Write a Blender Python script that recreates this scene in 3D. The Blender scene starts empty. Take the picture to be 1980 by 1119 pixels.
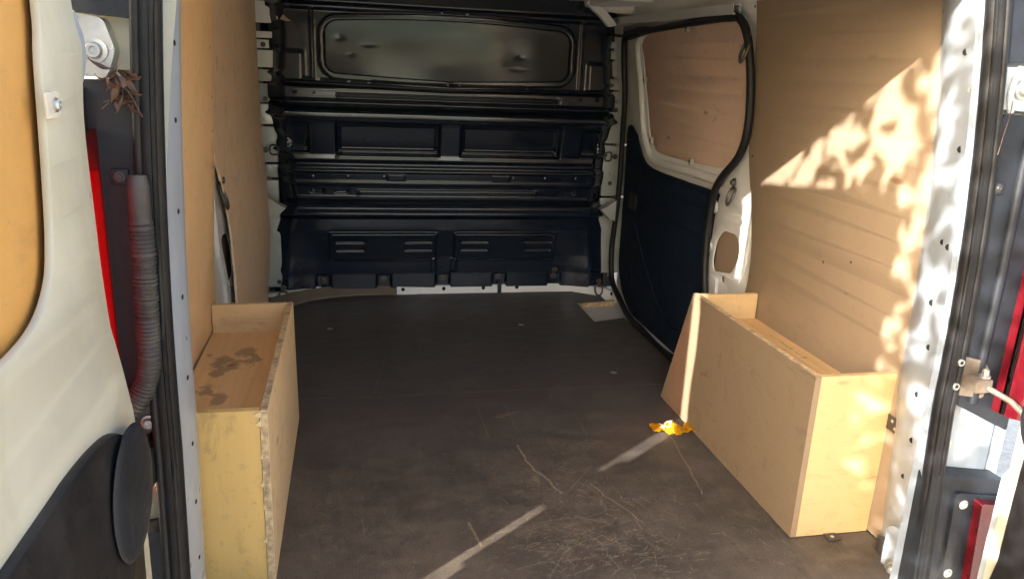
import bpy, bmesh, math, random
import numpy as np
from mathutils import Vector, Matrix

random.seed(7)
rng = np.random.RandomState(11)
scene = bpy.context.scene
COL = scene.collection

# ------------------------------------------------------------------ camera
cam_d = bpy.data.cameras.new('camera')
cam = bpy.data.objects.new('camera', cam_d)
COL.objects.link(cam)
scene.camera = cam
yaw, pitch, roll = -0.2097, -0.2816, 0.0437
fwd = Vector((-math.sin(yaw) * math.cos(pitch), math.cos(yaw) * math.cos(pitch), math.sin(pitch)))
rgt = Vector((math.cos(yaw), math.sin(yaw), 0))
upv = rgt.cross(fwd)
r2 = math.cos(roll) * rgt + math.sin(roll) * upv
u2 = -math.sin(roll) * rgt + math.cos(roll) * upv
m = Matrix((r2, u2, -fwd)).transposed().to_4x4()
m.translation = Vector((-0.4423, -1.4126, 1.1086))
cam.matrix_world = m
cam_d.sensor_width = 36
cam_d.lens = 1495.35 / 1980 * 36
cam_d.clip_start = 0.02
cam_d.clip_end = 2000

# ------------------------------------------------------------------ sky, sun, exposure
SUN_TRAVEL = Vector((1.0, 0.774, -0.433)).normalized()      # the way the light goes
world = bpy.data.worlds.new('World')
scene.world = world
world.use_nodes = True
wn = world.node_tree
sky = wn.nodes.new('ShaderNodeTexSky')
sky.sky_type = 'NISHITA'
sky.sun_disc = False
sky.sun_elevation = math.asin(-SUN_TRAVEL.z)
sky.sun_rotation = math.atan2(-SUN_TRAVEL.x, -SUN_TRAVEL.y)
sky.air_density = 1.0
sky.dust_density = 5.0
bg = wn.nodes['Background']
bg.inputs['Strength'].default_value = 0.15
wn.links.new(sky.outputs[0], bg.inputs[0])
sun_d = bpy.data.lights.new('sun', 'SUN')
sun = bpy.data.objects.new('sun', sun_d)
COL.objects.link(sun)
sun_d.energy = 3.0
sun_d.angle = math.radians(0.53)
sun_d.color = (1.0, 0.95, 0.87)
sun.rotation_euler = SUN_TRAVEL.to_track_quat('-Z', 'Y').to_euler()
sun.location = (-6, -5, 5)
scene.view_settings.view_transform = 'Standard'
scene.view_settings.look = 'None'
scene.view_settings.exposure = 2.8
scene.view_settings.gamma = 1.0
scene.render.engine = 'CYCLES'
scene.cycles.use_denoising = True
scene.cycles.max_bounces = 10
scene.cycles.diffuse_bounces = 6
scene.cycles.transparent_max_bounces = 12

# ------------------------------------------------------------------ materials
class NT:
    def __init__(s, name):
        s.m = bpy.data.materials.new(name); s.m.use_nodes = True
        s.t = s.m.node_tree; s.n = s.t.nodes
        s.b = s.n['Principled BSDF']; s.out = s.n['Material Output']
        s.tc = s.n.new('ShaderNodeTexCoord')
    def link(s, a, b): s.t.links.new(a, b)
    def mapping(s, scale=(1, 1, 1), loc=(0, 0, 0), rot=(0, 0, 0)):
        n = s.n.new('ShaderNodeMapping'); s.link(s.tc.outputs['Object'], n.inputs[0])
        n.inputs['Scale'].default_value = scale; n.inputs['Location'].default_value = loc
        n.inputs['Rotation'].default_value = rot
        return n.outputs[0]
    def noise(s, vec, scale=5, detail=4, rough=.55, dist=0):
        n = s.n.new('ShaderNodeTexNoise'); s.link(vec, n.inputs['Vector'])
        n.inputs['Scale'].default_value = scale; n.inputs['Detail'].default_value = detail
        n.inputs['Roughness'].default_value = rough; n.inputs['Distortion'].default_value = dist
        return n.outputs['Fac']
    def ramp(s, fac, stops):
        n = s.n.new('ShaderNodeValToRGB'); s.link(fac, n.inputs[0])
        e = n.color_ramp.elements
        while len(e) < len(stops): e.new(0.5)
        for k, (p, c) in enumerate(stops):
            e[k].position = p
            e[k].color = (c, c, c, 1) if isinstance(c, (int, float)) else (*c, 1)
        return n.outputs[0]
    def mix(s, fac, a, b, mode='MIX'):
        n = s.n.new('ShaderNodeMix'); n.data_type = 'RGBA'; n.blend_type = mode
        for sock, v in ((n.inputs[0], fac), (n.inputs[6], a), (n.inputs[7], b)):
            if hasattr(v, 'is_output'): s.link(v, sock)
            elif isinstance(v, (int, float)): sock.default_value = v
            else: sock.default_value = (*v, 1)
        return n.outputs[2]
    def math(s, op, a, b=0.0, clamp=False):
        n = s.n.new('ShaderNodeMath'); n.operation = op; n.use_clamp = clamp
        for sock, v in ((n.inputs[0], a), (n.inputs[1], b)):
            if hasattr(v, 'is_output'): s.link(v, sock)
            else: sock.default_value = v
        return n.outputs[0]
    def bump(s, h, strength=.2, dist=.01):
        n = s.n.new('ShaderNodeBump'); s.link(h, n.inputs['Height'])
        n.inputs['Strength'].default_value = strength; n.inputs['Distance'].default_value = dist
        s.link(n.outputs[0], s.b.inputs['Normal'])
    def attr(s, name):
        n = s.n.new('ShaderNodeAttribute'); n.attribute_name = name
        return n.outputs['Fac']
    def set(s, **k):
        for key, v in k.items():
            sock = s.b.inputs[key.replace('_', ' ')]
            if hasattr(v, 'is_output'): s.link(v, sock)
            elif isinstance(v, tuple): sock.default_value = (*v, 1)
            else: sock.default_value = v
        return s.m

def m_simple(name, col, rough=.5, metal=0., var=.15, scale=14, bump=0., spec=.5, dirt=None, dirt_amt=.35):
    t = NT(name)
    v = t.mapping()
    f = t.noise(v, scale, 5, .6)
    c = t.mix(t.ramp(f, [(.3, 0.), (.7, 1.)]), tuple(x * (1 - var) for x in col), tuple(min(1, x * (1 + var)) for x in col))
    if dirt:
        d = t.noise(t.mapping((1, 1, .45), (3, 1, 2)), scale * .8, 8, .68, .4)
        c = t.mix(t.ramp(d, [(.52, 0.), (.75, dirt_amt)]), c, dirt)
    r = t.ramp(t.noise(v, scale * 3, 4), [(.3, max(.02, rough - .07)), (.7, min(1, rough + .09))])
    t.set(Base_Color=c, Roughness=r, Metallic=metal, Specular_IOR_Level=spec)
    if bump: t.bump(t.noise(v, 160, 3), bump, .002)
    return t.m

def m_wood(name, light, dark, grain='y', scuff=.6, seed=0., rough=.55, dirty=.5):
    """birch-faced plywood: long soft grain, knots, smudges, small dark scuffs"""
    t = NT(name)
    a, b = 1.3, 26.
    sc = {'y': (b, a, b), 'x': (a, b, b), 'z': (b, b, a)}[grain]
    g = t.noise(t.mapping(sc, (seed, seed * 2, seed)), 1.6, 6, .62, .35)
    g2 = t.noise(t.mapping(tuple(q * 5 for q in sc), (seed, 0, 1)), 1.0, 3, .6)
    soft = tuple(.85 * p + .15 * q for p, q in zip(light, dark))
    c = t.mix(t.ramp(g, [(.2, 0.), (.8, 1.)]), soft, light)
    c = t.mix(t.math('MULTIPLY', t.ramp(g2, [(.35, 1.), (.6, 0.)]), .05), c, tuple(x * .62 for x in dark))
    big = t.noise(t.mapping((1, 1, 1), (seed * 3, 5, seed)), 2.6, 5, .6)
    c = t.mix(t.ramp(big, [(.35, 0.), (.75, .32 * dirty)]), c, tuple(x * .55 for x in dark))
    fine = t.noise(t.mapping((1, 1, 1), (seed, seed, 9)), 24, 7, .7)
    c = t.mix(t.ramp(fine, [(.55, 0.), (.72, .45 * dirty)]), c, (.12, .095, .065))
    ss = {'y': (40, 14, 40), 'x': (14, 40, 40), 'z': (40, 40, 14)}[grain]
    sm = t.noise(t.mapping(ss, (seed * 5, 2, seed)), 1.0, 6, .8, .6)
    gate = t.ramp(t.noise(t.mapping((1, 1, 1), (seed * 7, 1, 4)), 4.5, 2), [(.42, 0.), (.56, 1.)])
    c = t.mix(t.math('MULTIPLY', t.ramp(sm, [(.60, 0.), (.68, scuff)]), gate), c, (.045, .035, .028))
    sg_ = {'y': (1, .45, 1.6), 'x': (.45, 1, 1.6), 'z': (1, 1, .4)}[grain]
    smg = t.noise(t.mapping(sg_, (seed * 3, seed, 6)), 13, 6, .72, .5)
    c = t.mix(t.ramp(smg, [(.58, 0.), (.74, .55 * dirty)]), c, (.095, .078, .055))
    # small knots / plug marks
    vo = t.n.new('ShaderNodeTexVoronoi'); vo.feature = 'F1'
    kv = {'y': (7, 2.3, 7), 'x': (2.3, 7, 7), 'z': (7, 7, 2.3)}[grain]
    t.link(t.mapping(kv, (seed * 2, 1, 3)), vo.inputs['Vector']); vo.inputs['Scale'].default_value = 1.0
    kn = t.ramp(vo.outputs['Distance'], [(.035, .6), (.07, 0.)])
    c = t.mix(kn, c, (.16, .075, .03))
    t.set(Base_Color=c, Roughness=rough, Specular_IOR_Level=.35)
    t.bump(t.math('ADD', g2, fine), .12, .002)
    return t.m

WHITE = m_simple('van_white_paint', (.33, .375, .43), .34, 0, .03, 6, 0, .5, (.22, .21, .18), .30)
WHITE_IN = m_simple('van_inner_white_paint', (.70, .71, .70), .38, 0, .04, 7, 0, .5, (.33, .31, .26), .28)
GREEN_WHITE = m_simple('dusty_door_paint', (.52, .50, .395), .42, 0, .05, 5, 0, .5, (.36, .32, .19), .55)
GREYSHEET = m_simple('grey_primer_sheet', (.36, .38, .36), .38, .1, .12, 9, 0, .5, (.12, .12, .10), .5)
BLACKSHEET = None
RUBBER = m_simple('black_rubber', (.008, .008, .009), .5, 0, .3, 18, .15, .35, (.05, .045, .04), .3)
PLASTIC = m_simple('black_plastic', (.010, .010, .0115), .45, 0, .25, 10, .2, .4, (.06, .055, .05), .35)
DUSTPLASTIC = m_simple('dusty_black_plastic', (.012, .0145, .020), .5, 0, .3, 9, .2, .35, (.11, .105, .10), .45)
TRIM = m_simple('sliding_door_trim_felt', (.008, .0150, .031), .7, 0, .2, 12, .2, .12)
STEEL = m_simple('zinc_steel', (.55, .55, .53), .34, .85, .12, 20, .05, .5, (.30, .26, .2), .3)
DARKSTEEL = m_simple('dark_steel', (.10, .095, .09), .42, .7, .2, 25, .1)
RUSTY = m_simple('worn_steel', (.20, .165, .13), .5, .5, .25, 40, .1, .5, (.22, .10, .04), .6)
HOLE = m_simple('hole_black', (.006, .006, .007), .9, 0, .1)
RAILMET = m_simple('rail_grey_paint', (.50, .51, .52), .35, .1, .05, 8)
GREYCOND = m_simple('grey_conduit_plastic', (.042, .040, .036), .5, 0, .3, 20, 0, .4, (.15, .13, .10), .5)
EDGEPLY = None

W_WALL_R = m_wood('plywood_right_wall', (.315, .235, .16), (.28, .207, .138), 'y', .4, 1.3, dirty=.45)
W_WALL_L1 = m_wood('plywood_left_wall_near', (.80, .55, .30), (.72, .48, .25), 'z', .5, 4.1, dirty=.45)
W_WALL_L2 = m_wood('plywood_left_wall_far', (.80, .60, .42), (.74, .54, .37), 'z', .6, 6.2, dirty=.6)
W_BOX = m_wood('plywood_box', (.60, .415, .21), (.52, .345, .16), 'x', .55, 2.2)
W_BOX_LONG = m_wood('plywood_box_long', (.285, .207, .134), (.243, .175, .109), 'y', .5, 8.4, dirty=.9)
W_BOX_LEFT = m_wood('plywood_box_left_side', (.78, .57, .33), (.68, .48, .26), 'y', .7, 9.3, dirty=.7)
W_BOX_NEAR = m_wood('plywood_box_near_end', (.66, .43, .15), (.58, .355, .11), 'z', .5, 3.7, dirty=.8)
W_DOOR = m_wood('plywood_door_window', (.70, .385, .115), (.63, .335, .09), 'y', .3, 5.5, rough=.4, dirty=.35)
W_SLIDE = m_wood('plywood_sliding_door_window', (.72, .53, .42), (.64, .46, .36), 'y', .5, 7.7, dirty=.4)

def m_plyedge():
    t = NT('plywood_edge_layers')
    g = t.noise(t.mapping((2, 2, 2)), 40, 6, .7)
    c = t.mix(t.ramp(g, [(.35, 0.), (.65, 1.)]), (.34, .23, .12), (.62, .46, .26))
    d = t.noise(t.mapping((1, 1, 1), (3, 3, 3)), 22, 6, .7)
    c = t.mix(t.ramp(d, [(.5, 0.), (.66, .7)]), c, (.10, .08, .055))
    return t.set(Base_Color=c, Roughness=.75)
EDGEPLY = m_plyedge()

def m_black():
    t = NT('bulkhead_black_paint')
    v = t.mapping()
    d = t.noise(v, 7, 6, .65)
    c = t.mix(t.ramp(d, [(.4, 0.), (.75, .6)]), (.0070, .0125, .0250), (.0105, .0160, .0290))
    s = t.noise(t.mapping((3, 3, 40)), 5, 3, .6)
    c = t.mix(t.ramp(s, [(.66, 0.), (.73, .16)]), c, (.20, .19, .17))
    t.set(Base_Color=c, Roughness=t.ramp(t.noise(v, 12, 5), [(.3, .11), (.75, .20)]), Specular_IOR_Level=.75)
    t.bump(t.noise(v, 220, 2), .04, .001)
    return t.m
BLACKSHEET = m_black()

def m_plate():
    t = NT('window_plate_metal')
    v = t.mapping()
    sc = t.noise(t.mapping((9, 9, 90), rot=(0, .12, 0)), 2.2, 5, .7)
    c = t.mix(t.ramp(sc, [(.55, 0.), (.8, .2)]), (.062, .070, .078), (.042, .046, .050))
    c = t.mix(t.ramp(t.noise(v, 20, 7, .7), [(.60, 0.), (.75, .4)]), c, (.04, .04, .043))
    t.set(Base_Color=c, Roughness=t.ramp(sc, [(.3, .20), (.7, .24)]), Metallic=.6)
    return t.m
PLATE = m_plate()

def m_floor():
    t = NT('phenolic_floor_board')
    v = t.mapping()
    base = t.mix(t.ramp(t.noise(v, 3.2, 7, .65), [(.33, 0.), (.68, 1.)]), (.040, .031, .025), (.130, .099, .075))
    dust = t.noise(t.mapping((1, 2.2, 1), (4, 4, 4)), 9, 8, .72)
    streak = t.noise(t.mapping((7, 1.1, 1), (1, 3, 2), (0, 0, .25)), 6, 6, .7)
    base = t.mix(t.ramp(streak, [(.50, 0.), (.72, .35)]), base, (.16, .135, .11))
    smear = t.noise(t.mapping((1.5, 1, 1), (6, 1, 2)), 5, 7, .7, .8)
    base = t.mix(t.ramp(smear, [(.50, 0.), (.68, .75)]), base, (.030, .026, .023))
    base = t.mix(t.ramp(dust, [(.45, 0.), (.75, .55)]), base, (.22, .175, .125))
    spots = t.noise(v, 46, 3, .6)
    base = t.mix(t.ramp(spots, [(.30, .6), (.36, 0.)]), base, (.012, .011, .010))
    base = t.mix(t.ramp(t.noise(t.mapping((1, 1, 1), (8, 2, 1)), 95, 2, .5), [(.70, 0.), (.76, .55)]), base, (.26, .21, .15))
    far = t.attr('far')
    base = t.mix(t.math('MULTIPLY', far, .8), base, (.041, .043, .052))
    # anti-slip wire-mesh print
    w1 = t.n.new('ShaderNodeTexWave'); w1.bands_direction = 'X'; w1.inputs['Scale'].default_value = 100
    w2 = t.n.new('ShaderNodeTexWave'); w2.bands_direction = 'Y'; w2.inputs['Scale'].default_value = 100
    t.link(v, w1.inputs[0]); t.link(v, w2.inputs[0])
    mesh = t.math('MULTIPLY', w1.outputs['Fac'], w2.outputs['Fac'])
    base = t.mix(t.math('MULTIPLY', mesh, .5), base, (.16, .135, .11))
    gr = t.noise(v, 260, 3, .7)
    base = t.mix(t.ramp(gr, [(.35, .45), (.5, 0.)]), base, (.022, .018, .015))
    base = t.mix(t.ramp(gr, [(.55, 0.), (.72, .5)]), base, (.20, .155, .112))
    wear = t.attr('wear')
    br = t.noise(v, 320, 2, .6)
    wf = t.math('MULTIPLY', wear, t.ramp(br, [(.36, .25), (.58, 1.)]), True)
    c = t.mix(wf, base, (.36, .285, .19))
    t.set(Base_Color=c, Roughness=t.ramp(dust, [(.3, .34), (.7, .58)]), Specular_IOR_Level=.5)
    t.bump(mesh, .45, .0015)
    return t.m
FLOOR = m_floor()

def m_shelf():
    t = NT('stained_shelf_plywood')
    v = t.mapping()
    g = t.noise(t.mapping((26, 1.3, 26)), 1.6, 6, .6, .3)
    c = t.mix(t.ramp(g, [(.3, 0.), (.7, 1.)]), (.56, .34, .15), (.68, .44, .215))
    st = t.attr('stain')
    n = t.noise(v, 17, 9, .72, .6)
    f = t.ramp(t.math('ADD', st, t.math('MULTIPLY', t.math('SUBTRACT', n, .5), 2.2)), [(.46, 0.), (.56, .62)])
    c = t.mix(f, c, (.13, .105, .07))
    f2 = t.ramp(t.noise(t.mapping((1, 1, 1), (2, 7, 0)), 15, 6, .7), [(.62, 0.), (.68, .65)])
    c = t.mix(f2, c, (.17, .085, .04))
    return t.set(Base_Color=c, Roughness=.5)
SHELF = m_shelf()

def m_lens(name, through=.55):
    t = NT(name)
    t.n.remove(t.b)
    tr = t.n.new('ShaderNodeBsdfTransparent'); tr.inputs[0].default_value = (.85, .012, .02, 1)
    tl = t.n.new('ShaderNodeBsdfTranslucent'); tl.inputs[0].default_value = (.075, .0015, .004, 1)
    gl = t.n.new('ShaderNodeBsdfGlossy'); gl.inputs['Roughness'].default_value = .08
    fr = t.n.new('ShaderNodeFresnel'); fr.inputs[0].default_value = 1.45
    w = t.n.new('ShaderNodeTexWave'); w.bands_direction = 'Z'; w.inputs['Scale'].default_value = 60
    t.link(t.tc.outputs['Object'], w.inputs[0])
    bp = t.n.new('ShaderNodeBump'); bp.inputs['Strength'].default_value = .3; bp.inputs['Distance'].default_value = .003
    t.link(w.outputs['Fac'], bp.inputs['Height'])
    t.link(bp.outputs[0], tl.inputs['Normal'])
    m1 = t.n.new('ShaderNodeMixShader'); m1.inputs[0].default_value = through
    t.link(tl.outputs[0], m1.inputs[1]); t.link(tr.outputs[0], m1.inputs[2])
    m2 = t.n.new('ShaderNodeMixShader'); t.link(fr.outputs[0], m2.inputs[0])
    t.link(m1.outputs[0], m2.inputs[1]); t.link(gl.outputs[0], m2.inputs[2])
    t.link(m2.outputs[0], t.out.inputs[0])
    return t.m
LENS = m_lens('red_lamp_lens', .06)
LENS_OUT = m_lens('red_lamp_outer_lens', .85)
LENS_DARK = m_simple('dark_red_lens', (.085, .004, .008), .08, 0, .2, 20, 0, .7)

def m_leaf(name, a, b, trans=.3):
    t = NT(name)
    f = t.noise(t.mapping(), 6, 4)
    c = t.mix(t.ramp(f, [(.3, 0.), (.7, 1.)]), a, b)
    t.set(Base_Color=c, Roughness=.6)
    tl = t.n.new('ShaderNodeBsdfTranslucent'); t.link(c, tl.inputs[0])
    mx = t.n.new('ShaderNodeMixShader'); mx.inputs[0].default_value = trans
    t.link(t.b.outputs[0], mx.inputs[1]); t.link(tl.outputs[0], mx.inputs[2]); t.link(mx.outputs[0], t.out.inputs[0])
    return t.m
LEAF_GREEN = m_leaf('green_leaf', (.045, .085, .018), (.10, .15, .035), .35)
LEAF_DRY = m_leaf('dry_leaf', (.050, .026, .016), (.13, .070, .042), .12)
BARK = m_simple('bark', (.12, .095, .07), .9, 0, .3, 12, .5)
ASPHALT = m_simple('sandy_ground', (.46, .41, .34), .9, 0, .2, 30, .4)

def m_wrap():
    t = NT('yellow_foil_wrapper')
    f = t.noise(t.mapping(), 60, 4)
    c = t.mix(t.ramp(f, [(.35, 0.), (.65, 1.)]), (.85, .33, .01), (.95, .55, .02))
    t.set(Base_Color=c, Roughness=.18, Metallic=.15, Specular_IOR_Level=.7)
    tl = t.n.new('ShaderNodeBsdfTranslucent'); tl.inputs[0].default_value = (.95, .45, .02, 1)
    mx = t.n.new('ShaderNodeMixShader'); mx.inputs[0].default_value = .35
    t.link(t.b.outputs[0], mx.inputs[1]); t.link(tl.outputs[0], mx.inputs[2]); t.link(mx.outputs[0], t.out.inputs[0])
    return t.m
WRAP = m_wrap()
PRINT = m_simple('white_print', (.85, .82, .78), .4)

# ------------------------------------------------------------------ object helpers
def thing(name, label, cat, loc=(0, 0, 0), group=None):
    o = bpy.data.objects.new(name, None); COL.objects.link(o)
    o.empty_display_size = .1
    o.location = loc; o['label'] = label; o['category'] = cat
    if group: o['group'] = group
    return o

def put(name, me, mat, parent=None, smooth=True, label=None):
    o = bpy.data.objects.new(name, me); COL.objects.link(o)
    if mat and not me.materials: me.materials.append(mat)
    if parent:
        o.parent = parent
        if parent.type == 'EMPTY': o.location = -Vector(parent.location)
    if label: o['label'] = label
    return o

def finish(bm, name, smooth_angle=35, bevel=0, seg=2):
    if bevel:
        es = [e for e in bm.edges if len(e.link_faces) == 2 and e.calc_face_angle(0) > .5]
        bmesh.ops.bevel(bm, geom=es, offset=bevel, segments=seg, profile=.6, affect='EDGES', clamp_overlap=True)
    bmesh.ops.recalc_face_normals(bm, faces=bm.faces)
    for f in bm.faces: f.smooth = True
    lim = math.radians(smooth_angle)
    for e in bm.edges:
        if len(e.link_faces) == 2 and e.calc_face_angle(0) > lim: e.smooth = False
    me = bpy.data.meshes.new(name); bm.to_mesh(me); bm.free()
    return me

def box(name, lo, hi, mat, parent=None, bevel=.002, rot=None, label=None):
    bm = bmesh.new()
    c = [(a + b) / 2 for a, b in zip(lo, hi)]
    bmesh.ops.create_cube(bm, size=1)
    bmesh.ops.scale(bm, vec=[b - a for a, b in zip(lo, hi)], verts=bm.verts)
    if rot: bmesh.ops.rotate(bm, verts=bm.verts, matrix=rot)
    bmesh.ops.translate(bm, vec=c, verts=bm.verts)
    return put(name, finish(bm, name, 40, bevel), mat, parent, label=label)

def prism(name, pts, axis, lo, hi, mat, parent=None, bevel=.002, label=None):
    """outline extruded along an axis. axis x: pts (y,z); y: (x,z); z: (x,y)"""
    bm = bmesh.new()
    def P(p, w): return {'x': (w, p[0], p[1]), 'y': (p[0], w, p[1]), 'z': (p[0], p[1], w)}[axis]
    a = [bm.verts.new(P(p, lo)) for p in pts]; b = [bm.verts.new(P(p, hi)) for p in pts]
    bm.faces.new(a); bm.faces.new(b[::-1])
    n = len(pts)
    for i in range(n): bm.faces.new((a[i], a[(i + 1) % n], b[(i + 1) % n], b[i]))
    return put(name, finish(bm, name, 40, bevel), mat, parent, label=label)

def cr(pts, closed=False, n=6):
    """Catmull-Rom through the points"""
    P = [np.array(p, float) for p in pts]; N = len(P); out = []
    for i in range(N if closed else N - 1):
        if closed: a, b, c, d = P[i - 1], P[i], P[(i + 1) % N], P[(i + 2) % N]
        else: a, b, c, d = P[max(i - 1, 0)], P[i], P[i + 1], P[min(i + 2, N - 1)]
        for k in range(n):
            t = k / n
            out.append(.5 * ((2 * b) + (c - a) * t + (2 * a - 5 * b + 4 * c - d) * t * t + (-a + 3 * b - 3 * c + d) * t ** 3))
    if not closed: out.append(P[-1])
    return [tuple(p) for p in out]

def rounded(pts, r, n=5):
    """polygon with rounded corners (2D); r a number or a list"""
    out = []; N = len(pts)
    for i in range(N):
        p = np.array(pts[i], float); a = np.array(pts[i - 1], float); b = np.array(pts[(i + 1) % N], float)
        rr = float(r[i] if isinstance(r, (list, tuple)) else r)
        if rr <= 0: out.append(tuple(p)); continue
        da = (a - p) / np.linalg.norm(a - p); db = (b - p) / np.linalg.norm(b - p)
        rr = min(rr, .45 * np.linalg.norm(a - p), .45 * np.linalg.norm(b - p))
        s, e = p + da * rr, p + db * rr
        for k in range(n + 1):
            t = k / n
            out.append(tuple((1 - t) ** 2 * s + 2 * t * (1 - t) * p + t * t * e))
    return out

def circ(c, r, n=14, sy=1.0):
    return [(c[0] + r * math.cos(2 * math.pi * k / n), c[1] + r * sy * math.sin(2 * math.pi * k / n)) for k in range(n)]

def sheet_mesh(name, outline, holes, thick, bevel=0.0, cuts=()):
    """flat sheet with real holes in local (u, v), thickness along w; returned as bmesh"""
    cu = bpy.data.curves.new(name, 'CURVE'); cu.dimensions = '2D'; cu.fill_mode = 'BOTH'
    cu.extrude = max(thick / 2 - bevel, 1e-4); cu.bevel_depth = bevel; cu.bevel_resolution = 1
    if bevel: cu.offset = -bevel
    for loop in [outline] + list(holes):
        sp = cu.splines.new('POLY'); sp.points.add(len(loop) - 1); sp.use_cyclic_u = True
        for q, p in zip(sp.points, loop): q.co = (p[0], p[1], 0, 1)
    ob = bpy.data.objects.new('tmp', cu); COL.objects.link(ob)
    dg = bpy.context.evaluated_depsgraph_get(); dg.update()
    me = bpy.data.meshes.new_from_object(ob.evaluated_get(dg))
    bm = bmesh.new(); bm.from_mesh(me)
    bpy.data.objects.remove(ob); bpy.data.curves.remove(cu); bpy.data.meshes.remove(me)
    bmesh.ops.remove_doubles(bm, verts=bm.verts, dist=1e-5)
    for v in cuts:
        bmesh.ops.bisect_plane(bm, geom=bm.verts[:] + bm.edges[:] + bm.faces[:], dist=1e-6, plane_co=(0, v, 0), plane_no=(0, 1, 0))
    return bm

def xw(z):
    """half width of the load space: the sides lean in towards the roof"""
    return .843 - .07 * max(0., (z - .5) / .77) ** 2

CUTS = [.5 + .06 * k for k in range(16)]
def side_sheet(name, outline, holes, side, off, thick, mat, parent=None, bevel=.0015, xf=None, label=None):
    """a sheet lying along the side wall; outline in (y, z)"""
    bm = sheet_mesh(name, outline, holes, thick, bevel, CUTS)
    for v in bm.verts:
        y, z, w = v.co
        x = xf(y, z) + w * side if xf else side * (xw(z) + off + w)
        v.co = (x, y, z)
    return put(name, finish(bm, name, 32), mat, parent, label=label)

def back_sheet(name, outline, holes, y0, thick, mat, parent=None, bevel=.0015, yf=None, label=None):
    """a sheet facing along y; outline in (x, z)"""
    bm = sheet_mesh(name, outline, holes, thick, bevel)
    for v in bm.verts:
        x, z, w = v.co
        v.co = (x, (yf(x, z) if yf else y0) + w, z)
    return put(name, finish(bm, name, 32), mat, parent, label=label)

def tube_bm(bm, pts, r, seg=8, closed=False, flat=None):
    P = [Vector(p) for p in pts]; N = len(P); rings = []
    ref = None
    for i, p in enumerate(P):
        if closed: t = (P[(i + 1) % N] - P[i - 1])
        else: t = P[min(i + 1, N - 1)] - P[max(i - 1, 0)]
        t.normalize()
        if ref is None:
            ref = Vector((0, 0, 1)) if abs(t.z) < .8 else Vector((1, 0, 0))
        a = (ref - t * ref.dot(t)).normalized(); b = t.cross(a); ref = a
        rr = float(r[i] if isinstance(r, (list, tuple)) else r)
        rings.append([bm.verts.new(p + rr * (math.cos(2 * math.pi * k / seg) * a + math.sin(2 * math.pi * k / seg) * b)) for k in range(seg)])
    for i in range(N if closed else N - 1):
        A, B = rings[i], rings[(i + 1) % N]
        for k in range(seg): bm.faces.new((A[k], A[(k + 1) % seg], B[(k + 1) % seg], B[k]))
    if not closed:
        bm.faces.new(rings[0]); bm.faces.new(rings[-1][::-1])

def tube(name, pts, r, mat, parent=None, seg=8, closed=False, label=None):
    bm = bmesh.new(); tube_bm(bm, pts, r, seg, closed)
    return put(name, finish(bm, name, 60), mat, parent, label=label)

def bolt_mesh(name, r, h, seg=14, recess=True):
    """round-head screw: washer, dome and a socket, axis -y"""
    bm = bmesh.new()
    prof = [(0.0, -h * .55), (r * .28, -h * .55), (r * .34, -h), (r * .55, -h), (r * .66, -h * .75), (r * .70, -h * .3), (r, -h * .25), (r, 0)] if recess else \
           [(0, -h), (r * .5, -h * .95), (r * .85, -h * .6), (r, 0)]
    rings = []
    for (rr, y) in prof:
        if rr == 0: rings.append([bm.verts.new((0, y, 0))])
        else: rings.append([bm.verts.new((rr * math.cos(2 * math.pi * k / seg), y, rr * math.sin(2 * math.pi * k / seg))) for k in range(seg)])
    for A, B in zip(rings, rings[1:]):
        for k in range(seg):
            if len(A) == 1: bm.faces.new((A[0], B[k], B[(k + 1) % seg]))
            else: bm.faces.new((A[k], A[(k + 1) % seg], B[(k + 1) % seg], B[k]))
    return finish(bm, name, 40)

BOLT = bolt_mesh('bolt', 1, .6); STUD = bolt_mesh('stud', 1, .5, 12, False)
_cache = {}
def bolt(name, loc, r, nrm, mat, parent, h=.6, stud=False):
    key = (mat.name, stud)
    if key not in _cache:
        me = (STUD if stud else BOLT).copy(); me.materials.append(mat); _cache[key] = me
    o = bpy.data.objects.new(name, _cache[key]); COL.objects.link(o)
    o.parent = parent
    base = Vector(parent.location) if parent.type == 'EMPTY' else Vector((0, 0, 0))
    o.location = Vector(loc) - base
    o.scale = (r, r * h / .6, r)
    o.rotation_euler = Vector((0, -1, 0)).rotation_difference(Vector(nrm)).to_euler()
    return o

def grid_mesh(name, X, smooth=True, attrs=None, keep=None):
    """X: (rows, cols, 3) array -> grid mesh"""
    R, C, _ = X.shape
    idx = np.arange(R * C).reshape(R, C)
    F = np.stack([idx[:-1, :-1], idx[:-1, 1:], idx[1:, 1:], idx[1:, :-1]], -1).reshape(-1, 4)
    if keep is not None: F = F[keep.reshape(-1)]
    me = bpy.data.meshes.new(name)
    me.vertices.add(R * C); me.vertices.foreach_set('co', X.reshape(-1).astype(np.float32))
    me.loops.add(len(F) * 4); me.loops.foreach_set('vertex_index', F.reshape(-1).astype(np.int32))
    me.polygons.add(len(F)); me.polygons.foreach_set('loop_start', np.arange(0, len(F) * 4, 4, dtype=np.int32))
    me.polygons.foreach_set('use_smooth', np.ones(len(F), dtype=bool))
    for k, a in (attrs or {}).items():
        at = me.attributes.new(k, 'FLOAT', 'POINT'); at.data.foreach_set('value', a.reshape(-1).astype(np.float32))
    me.update(calc_edges=True); me.validate()
    return me

def sst(a, b, v):
    t = np.clip((v - a) / (b - a), 0, 1); return t * t * (3 - 2 * t)
def bandf(v, a, b, e): return sst(a - e, a + e, v) * (1 - sst(b - e, b + e, v))
def boxf(x, z, x0, x1, z0, z1, e): return bandf(x, x0, x1, e) * bandf(z, z0, z1, e)

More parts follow.
